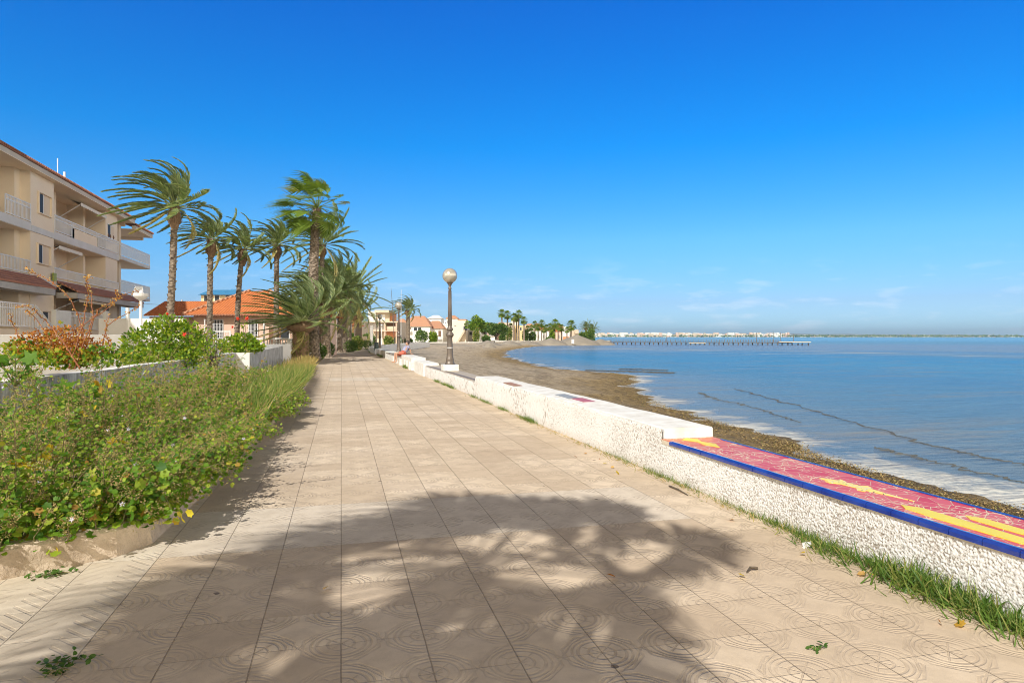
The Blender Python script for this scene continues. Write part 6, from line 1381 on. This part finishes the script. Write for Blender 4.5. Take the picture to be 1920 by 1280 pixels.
# bushes in front of the villas
for i, (x, w, yt, Z, lab, mt) in enumerate(((790, 28, 618, 176, 'large grey green cactus like bush in front of the villa', 'dark_leaf'), (812, 16, 622, 178, 'bright green clipped bush right of the villa palm', 'hib_leaf'), (745, 20, 632, 150, 'hedge at the foot of the modern house', 'dark_leaf'), (766, 14, 634, 160, 'low hedge under the lone palm', 'dark_leaf'), (729, 16, 631, 130, 'scrubby hedge behind the curving wall', 'grass'),
                                       (893, 12, 615, 186, 'young yellow green palm like bush in front of the pine', 'grass'), (912, 14, 628, 190, 'olive coloured bush below the pines', 'dark_leaf'), (942, 12, 626, 200, 'round bush at the foot of the dark pine', 'dark_leaf'), (1030, 14, 632, 215, 'bush against the shore wall under the palms', 'dark_leaf'), (1092, 14, 622, 215, 'bushy green shrub left of the last palms', 'dark_leaf'), (1100, 16, 620, 218, 'dense shrub under the lone shore palm', 'pine_leaf'), (1109, 14, 616, 216, 'rounded shrub at the end of the shore', 'dark_leaf'),
                                       (955, 12, 614, 225, 'leafy bush in front of the cream building', 'grass'), (985, 12, 616, 225, 'leafy bush right of the tall fan palm trunks', 'dark_leaf'), (998, 14, 620, 228, 'leafy bush left of the white row house', 'dark_leaf'), (1035, 10, 618, 232, 'leafy bush in front of the pink row house', 'hib_leaf'))):
    bush(x, Z, w, yt, lab, 900, mt, .42, zb=-.6, seed=i + 40)
# shore palms
fcr = None
lst = [(941, 581, 222, 1.0, 'leftmost tall fan palm of the shore row'), (951.5, 584, 226, 1.0, 'second tall fan palm of the shore row'), (963.5, 588, 222, .95, 'left of the three close tall fan palm trunks'), (968.5, 590, 226, .9, 'middle of the three close tall fan palm trunks'), (972.5, 583, 224, 1.0, 'right of the three close tall fan palm trunks'), (982.5, 594, 222, .9, 'slim fan palm standing right of the three close trunks'),
       (1003, 602, 240, .9, 'fan palm in front of the white row house'), (1015.5, 600, 242, .95, 'fan palm between the two row houses'), (1024, 608, 236, .85, 'short fan palm left of the middle of the shore row'), (1031, 606, 240, .9, 'fan palm in front of the pink row house'), (1040.5, 600, 238, 1.1, 'broad fan palm right of the row houses'), (1053, 608, 236, .9, 'fan palm left of the bright white shore house'), (1071, 604, 232, 1.25, 'date-like palm with orange dead skirt beside the shore house'), (1059, 610, 258, .7, 'small palm crown above the shore house'),
       (957, 606, 228, .8, 'short fan palm between the second and third tall shore palms'), (989, 610, 230, .8, 'short fan palm right of the slim fan palm'), (996, 608, 236, .75, 'small fan palm left of the white row house'), (1009, 607, 232, .85, 'fan palm left of centre of the white row house'),
       (1020, 611, 230, .8, 'low fan palm at the right end of the white row house'), (1036, 609, 234, .8, 'low fan palm between the pink row house windows'), (1046.5, 606, 232, .9, 'fan palm at the right end of the pink row house'), (1063, 612, 236, .7, 'low fan palm in front of the bright white shore house')]
base_fan = None
for i, (x, yt, Z, sc, lab) in enumerate(lst):
    H = HZ(yt + 7, Z) + .5
    if i < 2: t, c = palm('fan', PZ(x, Z, -.5), H, .34, lab, 60 + i, n=52, L=2.15, wind=.2, dead_skirt=14, group='shore palms', boots=False)
    else: t, c = palm('fan', PZ(x, Z, -.5), H, .30 if i < 6 else .24, lab, 60 + i, crown=(cr0 if i % 2 else cr1), sc=sc, group='shore palms', boots=False); c.rotation_euler = (0, 0, i * 1.1)
    if i == 0: cr0 = c
    if i == 1: cr1 = c
for i, (x, yt, Z, sc, lab) in enumerate([(1099, 608, 222, 1.15, 'lone date palm standing above the shrubs at the end of the shore'), (1110, 614, 220, 1.3, 'low date palm at the very end of the shore')]):
    t, c = palm('date', PZ(x, Z, -.5), HZ(yt + 6, Z) + .5, .34, lab, 80 + i, crown=c12, sc=sc * .75, group='shore palms', bulb=.8)
# sand piles
M['pile'] = simple('dredged_sand', (.30, .265, .215), (.22, .195, .16), .5, .95, .12, 1.2)
for i, (x, w, yt, Z, lab) in enumerate(((914, 66, 637.5, 150, 'low broad pile of grey sand at the left of the row'), (917, 32, 641.5, 128, 'small dark sand pile in front of the broad one'), (955, 52, 637, 168, 'sand pile below the white boat'), (990, 60, 638, 178, 'flat sand pile in the middle of the row'), (1033, 70, 633, 186, 'tall sand pile in front of the row houses'), (1082, 92, 627, 190, 'tallest pointed sand pile beside the white shore house'), (1125, 60, 635, 196, 'low sand pile at the root of the pier'))):
    W_ = w * Z / f / 2; Hh = HZ(yt, Z) + .85; k = 40; vs = [(0, 0, Hh)]; fs = []
    for r_ in range(1, 9):
        for a in range(k):
            A_ = TWOPI * a / k; rr = r_ / 8; nn = noise.noise(Vector((math.cos(A_) * rr * 3, math.sin(A_) * rr * 3, i * 5.3))); z = Hh * (max(0, 1 - rr) ** .85) * (1 + .3 * nn * rr) - .0
            if r_ == 8: z = -.3
            vs.append((math.cos(A_) * rr * W_, math.sin(A_) * rr * min(W_, 7), z))
    for a in range(k): fs.append((0, 1 + a, 1 + (a + 1) % k))
    for r_ in range(7):
        for a in range(k): fs.append((1 + r_ * k + a, 1 + (r_ + 1) * k + a, 1 + (r_ + 1) * k + (a + 1) % k, 1 + r_ * k + (a + 1) % k))
    mb = MB(); mb.add(vs, fs); o = mb.build('sand_pile', M['pile'], smooth=True); o.location = PZ(x, Z, -.85); o.rotation_euler = (0, 0, -th); tag(o, lab, 'sand pile', 'sand piles on the far beach')
t = local('notice_board', 1074, 182, 'white notice board on a short post at the far waterline', 'sign', z=-.9); B('board', M['white_paint'], [(-.35, .35, -.04, .04, .45, 1.6)], t); B('post', M['iron'], [(-.08, .08, .04, .12, 0, 1.5)], t)

# ------------------------------------------------------------------ the pier
pa = PZ(1128, 208, 0); pb = PZ(1518, 192, 0); Lp = (pb - pa).length; pang = math.atan2(pb.y - pa.y, pb.x - pa.x)
pier = empty('pier', (pa.x, pa.y, 0), pang, 'long low wooden pier with railings running out over the bay', 'pier')
B('deck', M['pierwood'], [(0, Lp * .92, -1.1, 1.1, -.42, -.22)], pier); B('deck', M['sandstone'], [(Lp * .86, Lp, -2.4, 2.4, -.215, -.02), (Lp * .44, Lp * .52, -1.6, 1.6, -.6, -.42)], pier)
pm = MB(); pm.tube([(0, 0, -2.2), (0, 0, -.42)], .16, 6); p0 = None
for i in range(44):
    xx = 1.0 + i * (Lp - 1.5) / 43
    if p0 is None: p0 = pm.build('pile', M['pierwood'], pier); o = p0
    else: o = p0.copy(); COL.objects.link(o); o.parent = pier
    o.location = (xx, -1.0 if i % 2 else .9, 0)
rm = MB(); 
for sy in (-1.05, 1.05):
    rm.box(0, Lp * .86, sy - .02, sy + .02, .62, .68); rm.box(0, Lp * .86, sy - .015, sy + .015, .2, .24)
    for i in range(70): xx = i * Lp * .86 / 69; rm.box(xx - .04, xx + .04, sy - .04, sy + .04, -.22, .68)
rm.build('railing', M['iron'], pier)
for fx_, hh_ in ((.33, 1.6), (.76, 2.6), (.84, 2.8), (.87, 2.6), (.93, 2.2)):
    mm_ = MB(); mm_.tube([(0, 0, -.2), (0, 0, hh_)], .07, 6); mm_.box(-.25, .25, -.06, .06, hh_ - .5, hh_ - .4); o = mm_.build('lamp_post', M['iron'], pier); o.location = (Lp * fx_, .6, 0)
mm_ = MB(); mm_.box(.0, 2.6, -1.3, 1.3, -1.3, .2); mm_.box(-5, 0, -2, 2, -1.3, -.1); mm_.build('abutment', M['rock'], pier)

# ------------------------------------------------------------------ far coast: town, hills
tm = MB(); rs = random.Random(5); tm2 = MB()
def coast(x0, x1, n, yb, dens, hmax, Zc=3600):
    for i in range(n):
        x = rs.uniform(x0, x1); Z = Zc * rs.uniform(.97, 1.06); p = PZ(x, Z); w = rs.uniform(8, 34); hh_ = rs.uniform(.3, 1) ** 1.3 * hmax; tm.mi = rs.choice((0, 0, 0, 1, 2))
        Mx = Matrix.Translation((p.x, p.y, -1)) @ Matrix.Rotation(-th, 4, 'Z'); tm.box(-w / 2, w / 2, 0, 12, 0, hh_, Mx)
coast(1118, 1480, 300, 0, 1, 26); coast(1480, 1960, 170, 0, 1, 13, 4200)
o = tm.build('distant_town', [M['white_wall'], M['sandstone'], M['pink']]); tag(o, 'hazy white town strung along the far shore of the bay', 'town', kind='stuff')
P = []; 
for i in range(2600): x = rs.uniform(1118, 1960); q_ = PZ(x, 3450 * rs.uniform(1, 1.05)); P.append((q_.x, q_.y, rs.uniform(-1, 6)))
o = merge([scatter(np.array(P), rdir(len(P)), 6 + 6 * NR.rand(len(P)), 'oval', None) + (0,)], 'distant_trees', [M['dark_leaf']]); tag(o, 'dark line of trees along the far shore', 'trees', kind='stuff')
hm_ = MB(); N2 = 120; Zc = 9000; vs = []
for i in range(N2 + 1):
    x = 1000 + 1000 * i / N2; e = max(0, 1 - abs((x - 1380) / 520) ** 1.6); top = 40 * e + 14 + 10 * noise.noise(Vector((x * .012, 0, 0))) + 5 * noise.noise(Vector((x * .05, 1, 0)))
    a = PZ(x, Zc); c = PZ(x, Zc + 1500); vs += [(a.x, a.y, -2), (c.x, c.y, top), (PZ(x, Zc + 4000).x, PZ(x, Zc + 4000).y, -2)]
hm_.add(vs, [(i * 3, (i + 1) * 3, (i + 1) * 3 + 1, i * 3 + 1) for i in range(N2)] + [(i * 3 + 1, (i + 1) * 3 + 1, (i + 1) * 3 + 2, i * 3 + 2) for i in range(N2)])
tag(hm_.build('hills', simple('hill_scrub', (.16, .17, .12), (.24, .22, .16), .002, .95), smooth=True), kind='structure')
lm = MB(); a = PZ(1090, 3400); b_ = PZ(1980, 3900); c = PZ(1980, 5200); d_ = PZ(1040, 5200); lm.prism([(a.x, a.y), (b_.x, b_.y), (c.x, c.y), (d_.x, d_.y)], -1.5, -.4); tag(lm.build('far_shore', simple('far_land', (.30, .27, .2), (.2, .22, .14), .01, .95)), kind='structure')

# weed lines and rafts floating on the water
M['seaweed'] = simple('floating_weed', (.07, .075, .075), (.12, .12, .11), 3, .9, .01, 12, space='pos')
def weed_line(pts, w, lab, n=160, mat='seaweed', hgt=.012):
    mb = MB(); P = [G(x, y, SEA) for x, y in pts]; segs = []
    for i in range(n + 1):
        u = i / n * (len(P) - 1); a = int(min(u, len(P) - 2)); segs.append(P[a].lerp(P[a + 1], u - a))
    vs = []
    for i, p in enumerate(segs):
        t = (segs[min(i + 1, n)] - segs[max(i - 1, 0)]).normalized(); nn = Vector((t.y, -t.x, 0)); ww = w * max(.02, .25 + 1.9 * noise.noise(Vector((i * .33, w * 9, 0)))) * min(1, i * .2, (n - i) * .2)
        off = nn * (noise.noise(Vector((i * .12, 3, w))) * .35 + noise.noise(Vector((i * .5, 8, w))) * .12)
        vs += [tuple(p + off - nn * ww + Vector((0, 0, .003))), tuple(p + off + Vector((0, 0, hgt + .006))), tuple(p + off + nn * ww + Vector((0, 0, .003)))]
    mb.add(vs, [q_ for i in range(n) for q_ in ((i * 3, (i + 1) * 3, (i + 1) * 3 + 1, i * 3 + 1), (i * 3 + 1, (i + 1) * 3 + 1, (i + 1) * 3 + 2, i * 3 + 2))]); return tag(mb.build('floating_weed', M[mat]), lab, 'seaweed', kind='stuff')
weed_line([(1376, 728), (1450, 748), (1560, 780), (1700, 822), (1800, 848), (1960, 880)], .09, 'long dark line of floating weed curving across the bay'); weed_line([(1640, 838), (1760, 868), (1960, 915)], .05, 'thin line of weed nearer the shore at the right')
weed_line([(1310, 735), (1340, 748), (1400, 760), (1500, 792)], .05, 'short faint weed line left of the long one')
weed_line([(1098, 694.5), (1150, 696), (1210, 697.5), (1262, 699.5)], .8, 'olive weed raft stretching from the weedy point', hgt=.06); weed_line([(1160, 692), (1200, 693), (1250, 695)], .5, 'second narrower weed raft beyond the point', hgt=.05)
# heaps of dried weed along the waterline
P = []; S_ = []
for i in range(22000):
    u = rnd.random() ** .8 * (len(shore_px) - 10); a = int(u); A_ = G(*shore_px[a], SEA); B_ = G(*shore_px[a + 1], SEA); c = A_.lerp(B_, u - a); off = abs(rnd.gauss(0, .75)); c = c + Vector((-off * .95, -off * .3, 0))
    P.append((c.x + rnd.gauss(0, .1), c.y + rnd.gauss(0, .1), SEA + off * .07 + rnd.uniform(.0, .05))); S_.append(rnd.uniform(.012, .045))
wm_ = leafmat('beach_wrack', [(0, (.07, .05, .02)), (.4, (.22, .15, .06)), (.8, (.44, .31, .14)), (1, (.20, .22, .06))], .9, .05)
o = merge([scatter(np.array(P), NR.normal(size=(len(P), 3)) * [1, 1, .25], np.array(S_), 'oval', (0, 0, 1)) + (0,)], 'beach_wrack', [wm_]); tag(o, 'matted brown seaweed heaped along the waterline', 'seaweed', kind='stuff')
# the weedy sandy point
# ------------------------------------------------------------------ haze
hz = MB(); hz.box(-6500, 16000, -6500, 16000, -3.5, 160); ho = hz.build('haze', None)
hmm, htt, hbb = newmat('sea_haze'); htt.nodes.remove(hbb); pv = htt.nodes.new('ShaderNodeVolumePrincipled'); pv.inputs['Color'].default_value = (.55, .78, 1, 1); pv.inputs['Density'].default_value = .0001; pv.inputs['Anisotropy'].default_value = 0.2
htt.links.new(pv.outputs[0], htt.nodes['Material Output'].inputs['Volume']); ho.data.materials.clear(); ho.data.materials.append(hmm); tag(ho, 'thin sea haze over the bay', 'haze', kind='stuff')
